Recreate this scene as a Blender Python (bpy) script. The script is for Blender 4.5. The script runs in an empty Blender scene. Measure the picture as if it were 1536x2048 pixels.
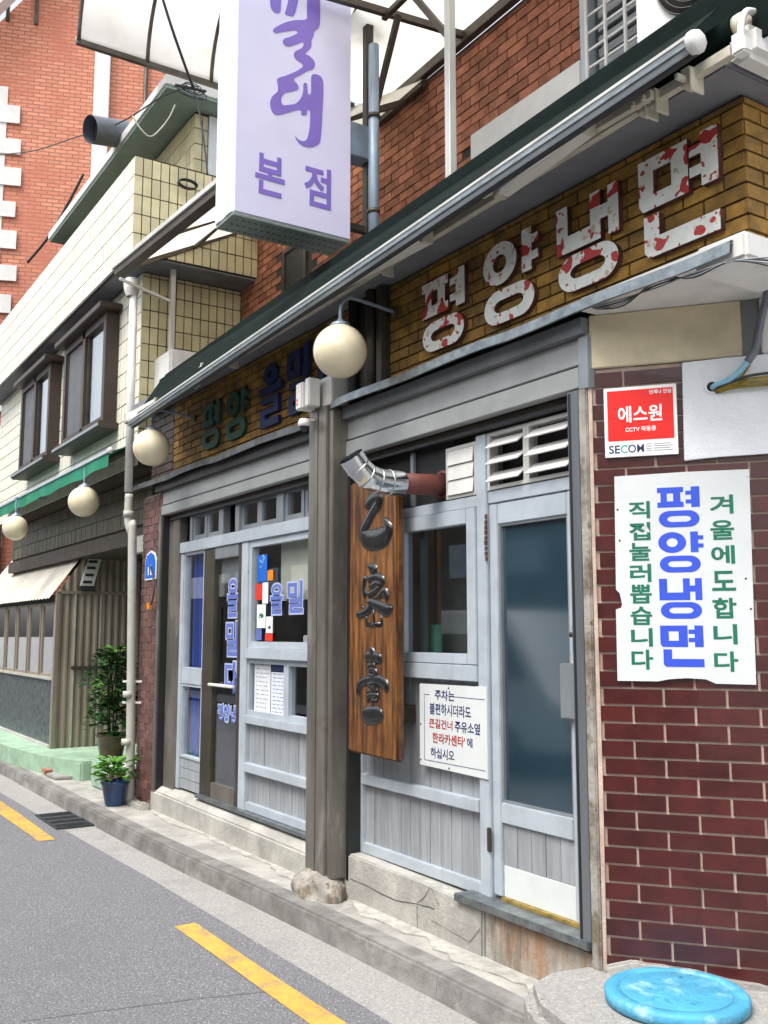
import bpy, bmesh, math, random
from mathutils import Matrix, Vector
random.seed(7)
R = math.radians
sc = bpy.context.scene
# ------------------------------------------------------------------ camera
F_PX, CX, CY, HOR, VPX = 1950., 768., 1024., 1265., -490.
CAM_D, CAM_H = 3.18, 1.62
T = math.atan((HOR-CY)/F_PX); A = math.atan((CX-VPX)/math.hypot(F_PX, HOR-CY))
cd = bpy.data.cameras.new('camera'); cam = bpy.data.objects.new('camera', cd)
sc.collection.objects.link(cam); sc.camera = cam
cam.location = (0, -CAM_D, CAM_H); cam.rotation_euler = (R(90)+T, 0, R(90)-A)
cd.sensor_width = 36; cd.lens = F_PX/2048*36; cd.clip_end = 2000; cd.clip_start = .05
# ------------------------------------------------------------------ sky, sun, exposure
SUN_EL, SUN_AZ = R(60), R(166)          # high soft sun over the street side
w = bpy.data.worlds.new('World'); sc.world = w; w.use_nodes = True
wn = w.node_tree.nodes; wl = w.node_tree.links
sky = wn.new('ShaderNodeTexSky'); sky.sky_type = 'NISHITA'; sky.sun_disc = False
sky.sun_elevation = SUN_EL; sky.sun_rotation = SUN_AZ; sky.dust_density = 4; sky.air_density = 1.2
hs = wn.new('ShaderNodeHueSaturation'); hs.inputs['Saturation'].default_value = .32
wl.new(sky.outputs[0], hs.inputs['Color']); wl.new(hs.outputs[0], wn['Background'].inputs[0])
wn['Background'].inputs[1].default_value = .15
sl = bpy.data.lights.new('sun', 'SUN'); sl.energy = 1.3; sl.angle = R(28); sl.color = (1, .965, .91)
so = bpy.data.objects.new('sun', sl); sc.collection.objects.link(so)
sdir = Vector((math.sin(SUN_AZ)*math.cos(SUN_EL), math.cos(SUN_AZ)*math.cos(SUN_EL), math.sin(SUN_EL)))
so.rotation_euler = sdir.to_track_quat('Z', 'Y').to_euler(); so.location = (-4, -8, 14)
vs = sc.view_settings; vs.view_transform = 'Standard'; vs.look = 'None'; vs.gamma = 1; vs.exposure = 1.12
vs.use_curve_mapping = False
sc.cycles.use_denoising = True; sc.cycles.max_bounces = 8; sc.cycles.transparent_max_bounces = 12
# ------------------------------------------------------------------ photo pixel -> direction -> point on a known plane
CT, ST, CA, SA = math.cos(T), math.sin(T), math.cos(A), math.sin(A)
def ray(px, py):
    u = (px-CX)/F_PX; v = (CY-py)/F_PX; f = CT-v*ST
    return Vector((-CA*f+SA*u, SA*f+CA*u, ST+v*CT))
ORG = Vector((0, -CAM_D, CAM_H))
def W(px, py, Y=0.):                      # on a plane parallel to the shop front
    d = ray(px, py); return ORG+d*((Y+CAM_D)/d.y)
def XS(px, py, X):                        # on a plane square to the shop front
    d = ray(px, py); return ORG+d*(X/d.x)
def G(px, py, z=0.):                      # on level ground
    d = ray(px, py); return ORG+d*((z-CAM_H)/d.z)
# ------------------------------------------------------------------ materials
def srgb(h):
    h = h.lstrip('#'); o = []
    for i in (0, 2, 4):
        c = int(h[i:i+2], 16)/255; o.append(c/12.92 if c <= .04045 else ((c+.055)/1.055)**2.4)
    return (*o, 1)
def lin(v):
    return srgb(v) if isinstance(v, str) else ((*v, 1) if len(v) == 3 else v)
class NT:
    def __init__(s, m): s.t = m.node_tree; s.n = s.t.nodes; s.l = s.t.links
    def new(s, typ, **kw):
        n = s.n.new(typ)
        for k, v in kw.items(): setattr(n, k, v)
        return n
    def noise(s, scale, detail=4, rough=.6, stretch=(1, 1, 1), off=0):
        g = s.new('ShaderNodeNewGeometry'); mp = s.new('ShaderNodeMapping')
        mp.inputs['Scale'].default_value = stretch; mp.inputs['Location'].default_value = (off, off*1.7, off*.6)
        s.l.new(g.outputs['Position'], mp.inputs[0]); n = s.new('ShaderNodeTexNoise')
        n.inputs['Scale'].default_value = scale; n.inputs['Detail'].default_value = detail; n.inputs['Roughness'].default_value = rough
        s.l.new(mp.outputs[0], n.inputs['Vector']); return n.outputs['Fac']
    def ramp(s, src, lo, hi):
        r = s.new('ShaderNodeMapRange'); r.interpolation_type = 'SMOOTHSTEP'
        r.inputs['From Min'].default_value = lo; r.inputs['From Max'].default_value = hi
        s.l.new(src, r.inputs['Value']); return r.outputs['Result']
    def mix(s, fac, a, b, mode='MIX'):
        m = s.new('ShaderNodeMix', data_type='RGBA', blend_type=mode)
        for i, x in ((0, fac), (6, a), (7, b)):
            if hasattr(x, 'is_output') or isinstance(x, bpy.types.NodeSocket): s.l.new(x, m.inputs[i])
            else: m.inputs[i].default_value = x
        return m.outputs[2]
MATS = {}
def mat(name, col, rough=.6, metal=0., var=.18, vs=7, bump=0., bs=80, dirt=(), rnd=0., spec=.5, alpha=None, trans=0., stretch=(1, 1, 1), col2=None, rvar=.1, coat=0.):
    m = bpy.data.materials.new(name); m.use_nodes = True; t = NT(m); b = t.n['Principled BSDF']
    c = lin(col); c2 = lin(col2) if col2 else tuple(x*(1-var*1.6) for x in c[:3])+(1,)
    hi = tuple(min(1, x*(1+var*.5)) for x in c[:3])+(1,)
    base = t.mix(t.ramp(t.noise(vs, 6, .65, stretch), .3, .7), c2, hi)
    if rnd:
        oi = t.new('ShaderNodeObjectInfo'); ge = t.new('ShaderNodeNewGeometry'); ad = t.new('ShaderNodeMath', operation='ADD')
        t.l.new(oi.outputs['Random'], ad.inputs[0]); t.l.new(ge.outputs['Random Per Island'], ad.inputs[1])
        fr = t.new('ShaderNodeMath', operation='FRACT'); t.l.new(ad.outputs[0], fr.inputs[0])
        mr = t.new('ShaderNodeMapRange'); mr.inputs['To Min'].default_value = 1-rnd; mr.inputs['To Max'].default_value = 1+rnd
        t.l.new(fr.outputs[0], mr.inputs['Value'])
        hsv = t.new('ShaderNodeHueSaturation'); t.l.new(base, hsv.inputs['Color']); t.l.new(mr.outputs[0], hsv.inputs['Value']); base = hsv.outputs[0]
    for i, (dc, lo, h2, sc_, st, amt, *dt) in enumerate(dirt):
        f = t.ramp(t.noise(sc_, dt[0] if dt else 7, .5 if dt else .7, st, 3.1+i*5), lo, h2)
        mu = t.new('ShaderNodeMath', operation='MULTIPLY'); t.l.new(f, mu.inputs[0]); mu.inputs[1].default_value = amt
        base = t.mix(mu.outputs[0], base, lin(dc))
    t.l.new(base, b.inputs['Base Color'])
    b.inputs['Metallic'].default_value = metal; b.inputs['Specular IOR Level'].default_value = spec
    rr = t.new('ShaderNodeMapRange'); rr.inputs['To Min'].default_value = max(0.02, rough-rvar); rr.inputs['To Max'].default_value = min(1, rough+rvar)
    t.l.new(t.noise(vs*2.3, 5, .6, stretch, 9), rr.inputs['Value']); t.l.new(rr.outputs[0], b.inputs['Roughness'])
    if bump:
        bp = t.new('ShaderNodeBump'); bp.inputs['Strength'].default_value = bump; bp.inputs['Distance'].default_value = .01
        t.l.new(t.noise(bs, 5, .6, stretch, 2), bp.inputs['Height']); t.l.new(bp.outputs[0], b.inputs['Normal'])
    if trans: b.inputs['Transmission Weight'].default_value = trans
    if coat: b.inputs['Coat Weight'].default_value = coat
    if alpha is not None: b.inputs['Alpha'].default_value = alpha
    MATS[name] = m; return m
V1 = (1, 1, 1); DOWN = (1, 1, .12)
mat('asphalt', (.17, .172, .185), .9, var=.12, vs=60, bump=.9, bs=110, dirt=[((.55, .55, .57), .55, .64, 105, V1, .85), ((.035, .035, .04), .55, .63, 85, V1, .85), ((.13, .13, .138), .5, .75, 1.1, V1, .35)])
mat('asphalt_seam', (.09, .09, .095), .95, bump=.4)
mat('gutter_concrete', (.34, .33, .315), .9, var=.12, vs=50, bump=.8, bs=90, dirt=[((.2, .195, .19), .5, .72, 2.2, V1, .45), ((.6, .59, .57), .55, .65, 85, V1, .7), ((.1, .1, .1), .57, .65, 60, V1, .7), ((.08, .08, .08), .66, .7, 14, V1, .7)])
mat('kerb_stone', (.25, .242, .23), .9, var=.25, vs=5, bump=.6, bs=90, rnd=.12, dirt=[((.12, .115, .1), .46, .7, 3, (1, 1, 2.5), .75), ((.48, .46, .42), .6, .75, 6, V1, .5)])
mat('pavement_concrete', (.4, .385, .355), .92, var=.2, vs=3, bump=.8, bs=60, dirt=[((.2, .19, .17), .5, .7, 2.5, V1, .65), ((.62, .6, .55), .58, .7, 5, V1, .6), ((.16, .155, .14), .62, .7, 25, V1, .7)])
mat('pavement_light', (.46, .445, .41), .92, var=.2, vs=9, bump=.9, bs=40, dirt=[((.25, .24, .2), .52, .7, 9, V1, .6)]); mat('base_concrete', (.42, .405, .37), .9, var=.2, vs=3, bump=.7, bs=45, dirt=[((.22, .21, .18), .5, .7, 3, (1, 1, .5), .6), ((.3, .38, .3), .58, .72, 2.1, V1, .3), ((.6, .58, .53), .6, .7, 7, V1, .5)])
mat('rust_concrete', (.4, .375, .33), .9, var=.25, vs=4, bump=.7, bs=45, dirt=[((.3, .15, .06), .42, .62, 3.2, (1.6, 1, .35), .8), ((.12, .09, .06), .52, .68, 5, (2, 1, .3), .7)])
mat('stained_concrete', (.36, .34, .3), .9, var=.25, vs=5, bump=.6, bs=50, dirt=[((.12, .085, .05), .45, .62, 7, (1, 1, .6), .85), ((.05, .04, .03), .58, .66, 16, V1, .7)]); mat('guide_steel', '#7b8086', .4, .5, var=.15, vs=4, stretch=(1, 1, .2)); mat('crack', (.07, .065, .06), .95)
mat('yellow_paint', '#d0a247', .75, var=.12, vs=6, bump=.5, bs=120, dirt=[((.17, .165, .155), .56, .63, 40, V1, .8), ((.2, .19, .17), .53, .6, 9, V1, .5), ((.3, .25, .14), .5, .7, 4, V1, .5)])
mat('iron', (.08, .085, .09), .55, .6, bump=.3)
mat('yellow_brick', '#9a7431', .75, var=.3, vs=9, bump=.6, bs=160, rnd=.3, dirt=[((.05, .035, .015), .5, .7, 3.5, V1, .6), ((.05, .04, .02), .6, .7, 90, V1, .5)])
mat('dark_mortar', (.045, .04, .034), .95, bump=.5)
mat('red_tile', '#491a18', .32, var=.22, vs=8, bump=.12, bs=60, rnd=.22, dirt=[((.45, .38, .34), .7, .76, 40, V1, .6), ((.06, .015, .014), .5, .75, 4, V1, .5)], coat=.25)
mat('pier_tile', '#6b4945', .4, var=.22, vs=8, bump=.15, bs=60, rnd=.25, dirt=[((.4, .34, .32), .62, .76, 20, V1, .4)])
mat('pier_dark', '#4a3f3d', .5, var=.22, vs=8, bump=.2, rnd=.25); mat('pale_mortar', '#c4ae9f', .9, var=.15, bump=.4, dirt=[((.42, .2, .1), .56, .7, 2, V1, .55)])
mat('red_brick', '#a4694f', .9, var=.25, vs=10, bump=.5, bs=120, rnd=.3, dirt=[((.12, .06, .04), .5, .72, 6, V1, .55)])
mat('alu', '#9aa0a4', .42, .55, var=.14, vs=4, bump=.1, bs=50, stretch=(1, 1, .3), dirt=[((.22, .21, .2), .55, .75, 5, DOWN, .5)])
mat('alu_paint', '#b3bcc4', .5, .15, var=.1, vs=4, bump=.12, bs=50, dirt=[((.3, .3, .3), .56, .76, 5, DOWN, .45), ((.12, .1, .08), .66, .74, 9, V1, .5)])
mat('slat_paint', '#a3a8ac', .5, .25, var=.14, vs=5, stretch=(6, 1, .5), rnd=.1, dirt=[((.25, .24, .23), .52, .75, 6, (3, 1, .2), .6)])
mat('brown_steel', '#8b867e', .4, .6, var=.2, vs=3, stretch=(2, 2, .5), bump=.1, dirt=[((.14, .125, .11), .5, .68, 4, (4, 4, .1), .5), ((.5, .46, .42), .54, .7, 2.2, (2, 2, .7), .5), ((.16, .12, .09), .55, .7, 2, (1, 1, 1.6), .45)])
mat('dark_frame', '#4a443b', .5, .4, var=.2, vs=5, dirt=[((.2, .18, .15), .55, .75, 6, DOWN, .5)])
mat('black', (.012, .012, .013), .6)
mat('rubber', (.03, .03, .032), .5)
mat('galvanised', '#8f979b', .38, .8, var=.25, vs=14, bump=.1, dirt=[((.25, .25, .25), .5, .75, 4, V1, .5)])
mat('ledge_dark', '#6b6d6d', .45, .6, var=.3, vs=8, dirt=[((.03, .03, .03), .5, .7, 5, V1, .7)]); mat('shutter_box', '#a3a5a4', .5, .35, var=.1, vs=3, bump=.06, dirt=[((.2, .195, .185), .56, .78, 4, (1, 1, .4), .6)])
mat('white_paint', '#d9d8d4', .6, var=.08, vs=4, bump=.12, dirt=[((.4, .38, .34), .58, .8, 4, DOWN, .5)])
mat('slab_shade_grey', '#7e7f84', .7, var=.12, vs=3, bump=.2, dirt=[((.2, .2, .2), .56, .78, 4, V1, .5)]); mat('cream_render', '#cfc3a6', .85, var=.12, vs=3, bump=.35, bs=60, dirt=[((.35, .3, .22), .55, .8, 3, V1, .5), ((.12, .1, .08), .68, .74, 14, V1, .7)])
mat('white_render', '#e2e5e8', .85, var=.07, vs=3, bump=.4, bs=60, dirt=[((.45, .45, .45), .6, .8, 3, V1, .4)])
mat('soffit_grey', '#74777a', .8, var=.15, vs=3, dirt=[((.12, .12, .12), .55, .75, 3, V1, .5)])
mat('canvas', (.0008, .0075, .006), .95, var=.25, vs=5, bump=.2, bs=300, spec=.15)
mat('green_canvas', '#0f7a5c', .8, var=.15, vs=4, bump=.2, bs=250)
mat('beige_plastic', '#c4beac', .5, var=.12, vs=8, dirt=[((.2, .18, .15), .55, .78, 10, V1, .5)])
mat('lamp_plastic', '#d6d4cb', .45, var=.06, vs=5, dirt=[((.4, .37, .3), .58, .8, 8, V1, .5)])
mat('globe', '#e4d8b8', .16, var=.05, vs=3, coat=.3, dirt=[((.62, .5, .3), .56, .85, 3, V1, .35)])
mat('rust_letter', '#e2e4dd', .6, var=.08, vs=9, bump=.3, bs=40, dirt=[((.45, .28, .14), .62, .68, 26, V1, .7, 1.5), ((.42, .018, .014), .605, .62, 10.5, V1, .97, 1.5), ((.4, .02, .015), .655, .67, 24, V1, .95, 1), ((.2, .01, .008), .7, .76, 10.5, V1, .6, 1.5)])
mat('rust_side', '#5b3226', .8, var=.3, vs=14)
mat('green_letter', '#2e5343', .7, var=.25, vs=8, dirt=[((.01, .015, .01), .55, .7, 6, V1, .6)])
mat('blue_letter', '#23305f', .65, var=.25, vs=8, dirt=[((.01, .012, .03), .55, .75, 5, V1, .5)])
mat('carved_black', (.012, .012, .013), .28, var=.2, coat=.4)
mat('sign_face', '#d3d0ea', .35, var=.025, vs=2, coat=.2)
mat('sign_frame', '#dfe6ea', .45, .1, var=.05, vs=4, dirt=[((.4, .42, .43), .6, .8, 5, DOWN, .4)])
mat('sign_under', '#8f9c93', .5, .3, var=.12)
mat('purple', '#7d66bd', .4, var=.04)
mat('enamel_white', '#cfd3d3', .45, var=.04, vs=3, bump=.1, dirt=[((.5, .5, .47), .6, .8, 5, V1, .45), ((.2, .2, .19), .68, .72, 22, V1, .5)])
mat('letter_blue', '#2f4fc9', .5, var=.06)
mat('letter_green', '#0d6b50', .5, var=.08)
mat('letter_navy', '#2b3a6e', .5, var=.25, vs=40)
mat('letter_red', '#b0342c', .5, var=.25, vs=40)
mat('red_sign', '#e8160c', .4, var=.03)
mat('white_flat', '#f2f2f0', .5, var=.03)
mat('navy_flat', '#15295c', .5, var=.03)
mat('teal_flat', '#2aa79a', .5, var=.03)
mat('grey_flat', '#8f9498', .5, var=.03)
mat('paper', '#d6dade', .7, var=.06, vs=10)
mat('sticker_blue', '#0e62c8', .4, var=.05); mat('sticker_orange', '#ee8a12', .4, var=.2, vs=20); mat('sticker_red', '#d8331f', .4, var=.05); mat('sticker_cyan', '#49b6e4', .4, var=.05); mat('decal_pale', '#b4bddd', .4, var=.04); mat('decal_blue', '#5f70b8', .4, var=.05)
mat('chrome', '#d8dbde', .14, 1., var=.08, vs=5, bump=.06, bs=12)
mat('rust_pipe', '#6e3a33', .65, var=.2, vs=6, bump=.3, bs=70, dirt=[((.3, .2, .18), .6, .75, 8, V1, .4)])
mat('tile_cream', '#c9c09a', .4, var=.1, vs=5, rnd=.1, bump=.08, dirt=[((.4, .36, .24), .58, .8, 3, (1, 1, .3), .5)])
mat('tile_cream_lit', '#dedccb', .4, var=.06, vs=5, rnd=.06, dirt=[((.45, .42, .33), .6, .82, 2.5, (1, 1, .4), .45)])  # lighter copy of tile_cream: bright light on the street face painted in
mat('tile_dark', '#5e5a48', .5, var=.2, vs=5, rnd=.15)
mat('tile_grout', '#3a3222', .95, var=.2)
mat('bay_brown', '#3d2f28', .5, var=.2, vs=6, stretch=(4, 1, .4))
mat('slab_green', '#93a89e', .8, var=.1, vs=3, dirt=[((.2, .22, .2), .58, .8, 3, V1, .5)])
mat('corrugated_brown', '#978c7d', .55, .2, var=.16, vs=3, stretch=(3, 1, .4), dirt=[((.25, .22, .19), .55, .75, 4, DOWN, .6)])
mat('corrugated_cream', '#cfc8b8', .5, .1, var=.1, vs=3, dirt=[((.4, .36, .3), .6, .8, 3, V1, .5)])
mat('green_concrete', '#97b59c', .9, var=.2, vs=4, bump=.5, dirt=[((.3, .36, .28), .52, .72, 4, V1, .6), ((.55, .62, .5), .6, .75, 9, V1, .5)])
mat('terracotta_slab', '#b0765f', .9, var=.2, vs=6, bump=.4)
mat('leaf', '#2f5a26', .4, var=.35, vs=12, rnd=.45, spec=.5); mat('leaf_light', '#5f9a35', .4, var=.3, vs=12, rnd=.4)
mat('stem', '#3d3325', .8); mat('soil', (.03, .022, .015), .95, bump=.6)
mat('pot_brown', '#5a4229', .3, var=.35, vs=9, coat=.4, dirt=[((.03, .025, .015), .5, .7, 6, V1, .7)])
mat('pot_blue', '#1e3f6b', .25, var=.25, vs=7, coat=.4)
mat('manhole_blue', '#4a9dc0', .6, var=.12, vs=8, bump=.4, bs=60, dirt=[((.5, .74, .84), .5, .72, 6, V1, .7), ((.1, .18, .22), .62, .7, 35, V1, .6)])
mat('cable', (.025, .025, .028), .55); mat('hose_blue', '#86b6cf', .4, var=.08); mat('conduit_yellow', '#8f7c2e', .5, .4, var=.3, vs=30)
mat('steel_pale', '#c9c8c2', .45, .3, var=.12, vs=4, stretch=(1, 1, .3), dirt=[((.3, .24, .18), .6, .78, 5, DOWN, .5)])
mat('steel_bluegrey', '#93a3b3', .45, .3, var=.12, vs=4, dirt=[((.25, .26, .27), .58, .78, 5, DOWN, .6)])
mat('steel_brown', '#554c44', .55, .4, var=.2, vs=5)
mat('pvc_grey', '#b4b4aa', .5, var=.1, vs=5, dirt=[((.3, .28, .24), .56, .78, 6, V1, .5)])
mat('duct_grey', '#6e737b', .5, .3, var=.15)
mat('curtain_blue', '#2a58c0', .9, var=.35, vs=6, stretch=(9, 9, .3)); mat('interior', (.2, .19, .17), .9, var=.3, vs=2)
mat('blind', '#cdd0c2', .8, var=.06); mat('mint', '#7fd3b6', .4, var=.04); mat('inner_board', '#8e8d86', .8, var=.12); mat('screen_dark', '#5d6064', .7, var=.1, bump=.2, bs=300)
mat('kick_panel', '#ced4d3', .5, var=.05, vs=4, dirt=[((.4, .4, .38), .58, .8, 4, V1, .4)]); mat('brass_tape', '#a58d48', .5, .4, var=.3, vs=16)
mat('van_white', '#dfe3e8', .3, var=.03, coat=.4); mat('tyre', (.02, .02, .02), .8)
mat('opposite_render', '#4f4841', .85, var=.15, vs=2)
# planks of the carved board
m = bpy.data.materials.new('sign_wood'); m.use_nodes = True; t = NT(m); b = t.n['Principled BSDF']
g1 = t.noise(5, 8, .7, (7, 1, .55)); g2 = t.noise(18, 6, .7, (6, 1, .35), 4); g3 = t.noise(1.6, 4, .6, (1.4, 1, 1), 8)
c = t.mix(t.ramp(g1, .34, .68), srgb('#37200f'), srgb('#93602c')); c = t.mix(t.ramp(g2, .5, .74), c, srgb('#2a1207')); c = t.mix(t.ramp(g3, .48, .7), c, srgb('#4a2411'))
t.l.new(c, b.inputs['Base Color']); b.inputs['Roughness'].default_value = .42; b.inputs['Coat Weight'].default_value = .15
bp = t.new('ShaderNodeBump'); bp.inputs['Strength'].default_value = .3; bp.inputs['Distance'].default_value = .004
t.l.new(g2, bp.inputs['Height']); t.l.new(bp.outputs[0], b.inputs['Normal']); MATS['sign_wood'] = m
def glass(name, tint, rough, mirror, dark=0.):
    m = bpy.data.materials.new(name); m.use_nodes = True; t = NT(m); out = t.n['Material Output']; t.n.remove(t.n['Principled BSDF'])
    tr = t.new('ShaderNodeBsdfTransparent'); tr.inputs[0].default_value = lin(tint)
    gl = t.new('ShaderNodeBsdfGlossy'); gl.inputs['Roughness'].default_value = rough; gl.inputs[0].default_value = (.95, .97, 1, 1)
    lw = t.new('ShaderNodeLayerWeight'); lw.inputs['Blend'].default_value = .5
    pw = t.new('ShaderNodeMath', operation='POWER'); pw.inputs[1].default_value = 3.2; t.l.new(lw.outputs['Facing'], pw.inputs[0])
    ma = t.new('ShaderNodeMapRange'); ma.inputs['To Min'].default_value = mirror; ma.inputs['To Max'].default_value = .95; t.l.new(pw.outputs[0], ma.inputs['Value'])
    mx = t.new('ShaderNodeMixShader'); t.l.new(ma.outputs[0], mx.inputs[0]); t.l.new(tr.outputs[0], mx.inputs[1]); t.l.new(gl.outputs[0], mx.inputs[2])
    t.l.new(mx.outputs[0], out.inputs[0]); MATS[name] = m
glass('glass', (.95, .96, .96), .01, .05); glass('glass_dim', (.74, .77, .78), .02, .09)
mat('door_film', (.018, .042, .06), .09, var=.2, vs=1.5, spec=1., rvar=.03, coat=.6); MATS['door_film'].node_tree.nodes['Principled BSDF'].inputs['Coat IOR'].default_value = 1.7; MATS['door_film'].node_tree.nodes['Principled BSDF'].inputs['Coat Roughness'].default_value = .06
# translucent roofing
m = bpy.data.materials.new('polycarbonate'); m.use_nodes = True; t = NT(m); out = t.n['Material Output']; t.n.remove(t.n['Principled BSDF'])
di = t.new('ShaderNodeBsdfDiffuse'); di.inputs[0].default_value = (.8, .79, .74, 1); tl = t.new('ShaderNodeBsdfTranslucent')
t.l.new(t.mix(t.ramp(t.noise(2.5, 4), .4, .8), (.93, .92, .88, 1), (.78, .75, .66, 1)), tl.inputs[0])
mx = t.new('ShaderNodeMixShader'); mx.inputs[0].default_value = .8
t.l.new(di.outputs[0], mx.inputs[1]); t.l.new(tl.outputs[0], mx.inputs[2]); t.l.new(mx.outputs[0], out.inputs[0]); MATS['polycarbonate'] = m
# far brickwork, too small to build brick by brick
def brick_mat(name, c1, c2, mo, ang, bw, bh):
    m = bpy.data.materials.new(name); m.use_nodes = True; t = NT(m); b = t.n['Principled BSDF']
    g = t.new('ShaderNodeNewGeometry'); mp = t.new('ShaderNodeMapping'); mp.inputs['Rotation'].default_value = (0, 0, -ang)
    t.l.new(g.outputs['Position'], mp.inputs[0]); sp = t.new('ShaderNodeSeparateXYZ'); t.l.new(mp.outputs[0], sp.inputs[0])
    cb = t.new('ShaderNodeCombineXYZ'); t.l.new(sp.outputs['X'], cb.inputs[0]); t.l.new(sp.outputs['Z'], cb.inputs[1])
    br = t.new('ShaderNodeTexBrick'); t.l.new(cb.outputs[0], br.inputs['Vector']); br.inputs['Scale'].default_value = 1
    br.inputs['Brick Width'].default_value = bw; br.inputs['Row Height'].default_value = bh; br.inputs['Mortar Size'].default_value = bh*.13
    br.inputs['Color1'].default_value = srgb(c1); br.inputs['Color2'].default_value = srgb(c2); br.inputs['Mortar'].default_value = srgb(mo)
    c = t.mix(t.ramp(t.noise(.9, 5), .45, .75), br.outputs['Color'], srgb('#b8705a'))
    t.l.new(c, b.inputs['Base Color']); b.inputs['Roughness'].default_value = .85
    bp = t.new('ShaderNodeBump'); bp.inputs['Strength'].default_value = .6; bp.inputs['Distance'].default_value = .02; bp.invert = True
    t.l.new(br.outputs['Fac'], bp.inputs['Height']); t.l.new(bp.outputs[0], b.inputs['Normal']); MATS[name] = m
FAR_ANG = math.atan2(.938, .345)
brick_mat('far_brick', '#d68f73', '#c47b60', '#96695a', FAR_ANG, .21, .075)
# ------------------------------------------------------------------ building blocks
COL = sc.collection
def thing(name, label, cat, loc=(0, 0, 0), group=None, rz=0.):
    o = bpy.data.objects.new(name, None); COL.objects.link(o); o.empty_display_size = .1
    o.location = loc; o.rotation_euler = (0, 0, rz); o['label'] = label; o['category'] = cat
    if group: o['group'] = group
    return o
def basis(o):
    return Matrix.Translation(o.location) @ o.rotation_euler.to_matrix().to_4x4() @ Matrix.Diagonal((*o.scale, 1))
def world(o):
    return basis(o) if o.parent is None else world(o.parent) @ o.matrix_parent_inverse @ basis(o)
def link(o, parent=None, M=None):
    COL.objects.link(o)
    if M is not None:
        lo, q, s = M.decompose(); o.location = lo; o.rotation_euler = q.to_euler(); o.scale = s
    if parent is not None:
        o.parent = parent; o.matrix_parent_inverse = world(parent).inverted()
    return o
def tag(o, label, cat, group=None):
    o['label'] = label; o['category'] = cat
    if group: o['group'] = group
    return o
def finish(name, bm, m, parent=None, M=None, smooth=False):
    me = bpy.data.meshes.new(name); bmesh.ops.recalc_face_normals(bm, faces=bm.faces); bm.to_mesh(me); bm.free()
    if smooth:
        for p in me.polygons: p.use_smooth = True
    for k in ([m] if isinstance(m, str) else m): me.materials.append(MATS[k])
    return link(bpy.data.objects.new(name, me), parent, M)
def struct(o): o['kind'] = 'structure'; return o
def stuff(o): o['kind'] = 'stuff'; return o
def abox(bm, x0, x1, y0, y1, z0, z1, M=None, mi=0):
    vs = [bm.verts.new((x, y, z)) for z in (z0, z1) for y in (y0, y1) for x in (x0, x1)]
    for f in ((0, 1, 3, 2), (4, 6, 7, 5), (0, 4, 5, 1), (2, 3, 7, 6), (0, 2, 6, 4), (1, 5, 7, 3)):
        bm.faces.new([vs[i] for i in f]).material_index = mi
    if M: bmesh.ops.transform(bm, matrix=M, verts=vs)
    return vs
def box(name, x0, x1, y0, y1, z0, z1, m, parent=None, bev=0., M=None):
    bm = bmesh.new(); abox(bm, min(x0, x1), max(x0, x1), min(y0, y1), max(y0, y1), min(z0, z1), max(z0, z1))
    if bev: bmesh.ops.bevel(bm, geom=bm.edges[:], offset=bev, segments=2, affect='EDGES', clamp_overlap=True)
    return finish(name, bm, m, parent, M)
def boxes(name, lst, m, parent=None, M=None):
    bm = bmesh.new()
    for b in lst: abox(bm, *b)
    return finish(name, bm, m, parent, M)
def prism(name, pts, y0, y1, m, parent=None, M=None, bev=0.):
    """outline in (x, z), pushed from y0 to y1"""
    bm = bmesh.new(); a = [bm.verts.new((x, y0, z)) for x, z in pts]; c = [bm.verts.new((x, y1, z)) for x, z in pts]
    bm.faces.new(a); bm.faces.new(c[::-1]); n = len(pts)
    for i in range(n): bm.faces.new((a[i], a[(i+1) % n], c[(i+1) % n], c[i]))
    if bev: bmesh.ops.bevel(bm, geom=bm.edges[:], offset=bev, segments=2, affect='EDGES', clamp_overlap=True)
    return finish(name, bm, m, parent, M)
def slab(name, pts, z0, z1, m, parent=None, bev=0.):
    bm = bmesh.new(); a = [bm.verts.new((x, y, z0)) for x, y in pts]; c = [bm.verts.new((x, y, z1)) for x, y in pts]
    bm.faces.new(a[::-1]); bm.faces.new(c); n = len(pts)
    for i in range(n): bm.faces.new((a[i], a[(i+1) % n], c[(i+1) % n], c[i]))
    if bev: bmesh.ops.bevel(bm, geom=bm.edges[:], offset=bev, segments=2, affect='EDGES', clamp_overlap=True)
    return finish(name, bm, m, parent)
def smooth_path(p, n=6):
    p = [Vector(q) for q in p]
    if len(p) < 3: return p
    o = []
    for i in range(len(p)-1):
        a = p[max(i-1, 0)]; b = p[i]; c = p[i+1]; d = p[min(i+2, len(p)-1)]
        for k in range(n):
            t = k/n; o.append(.5*((2*b)+(c-a)*t+(2*a-5*b+4*c-d)*t*t+(3*b-a-3*c+d)*t**3))
    return o+[p[-1]]
def atube(bm, path, r, seg=8, cap=True):
    path = [Vector(p) for p in path]; n = len(path); rs = r if isinstance(r, (list, tuple)) else [r]*n
    rings = []; up = Vector((.13, .31, .94)); prev = None
    for i, p in enumerate(path):
        d = (path[min(i+1, n-1)]-path[max(i-1, 0)]).normalized()
        x = (prev if prev else up.cross(d)); x = (x-d*x.dot(d)).normalized(); y = d.cross(x); prev = x
        rings.append([bm.verts.new(p+(x*math.cos(2*math.pi*k/seg)+y*math.sin(2*math.pi*k/seg))*rs[i]) for k in range(seg)])
    for a, b in zip(rings, rings[1:]):
        for k in range(seg): bm.faces.new((a[k], a[(k+1) % seg], b[(k+1) % seg], b[k])).smooth = True
    if cap: bm.faces.new(rings[0][::-1]); bm.faces.new(rings[-1])
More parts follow.
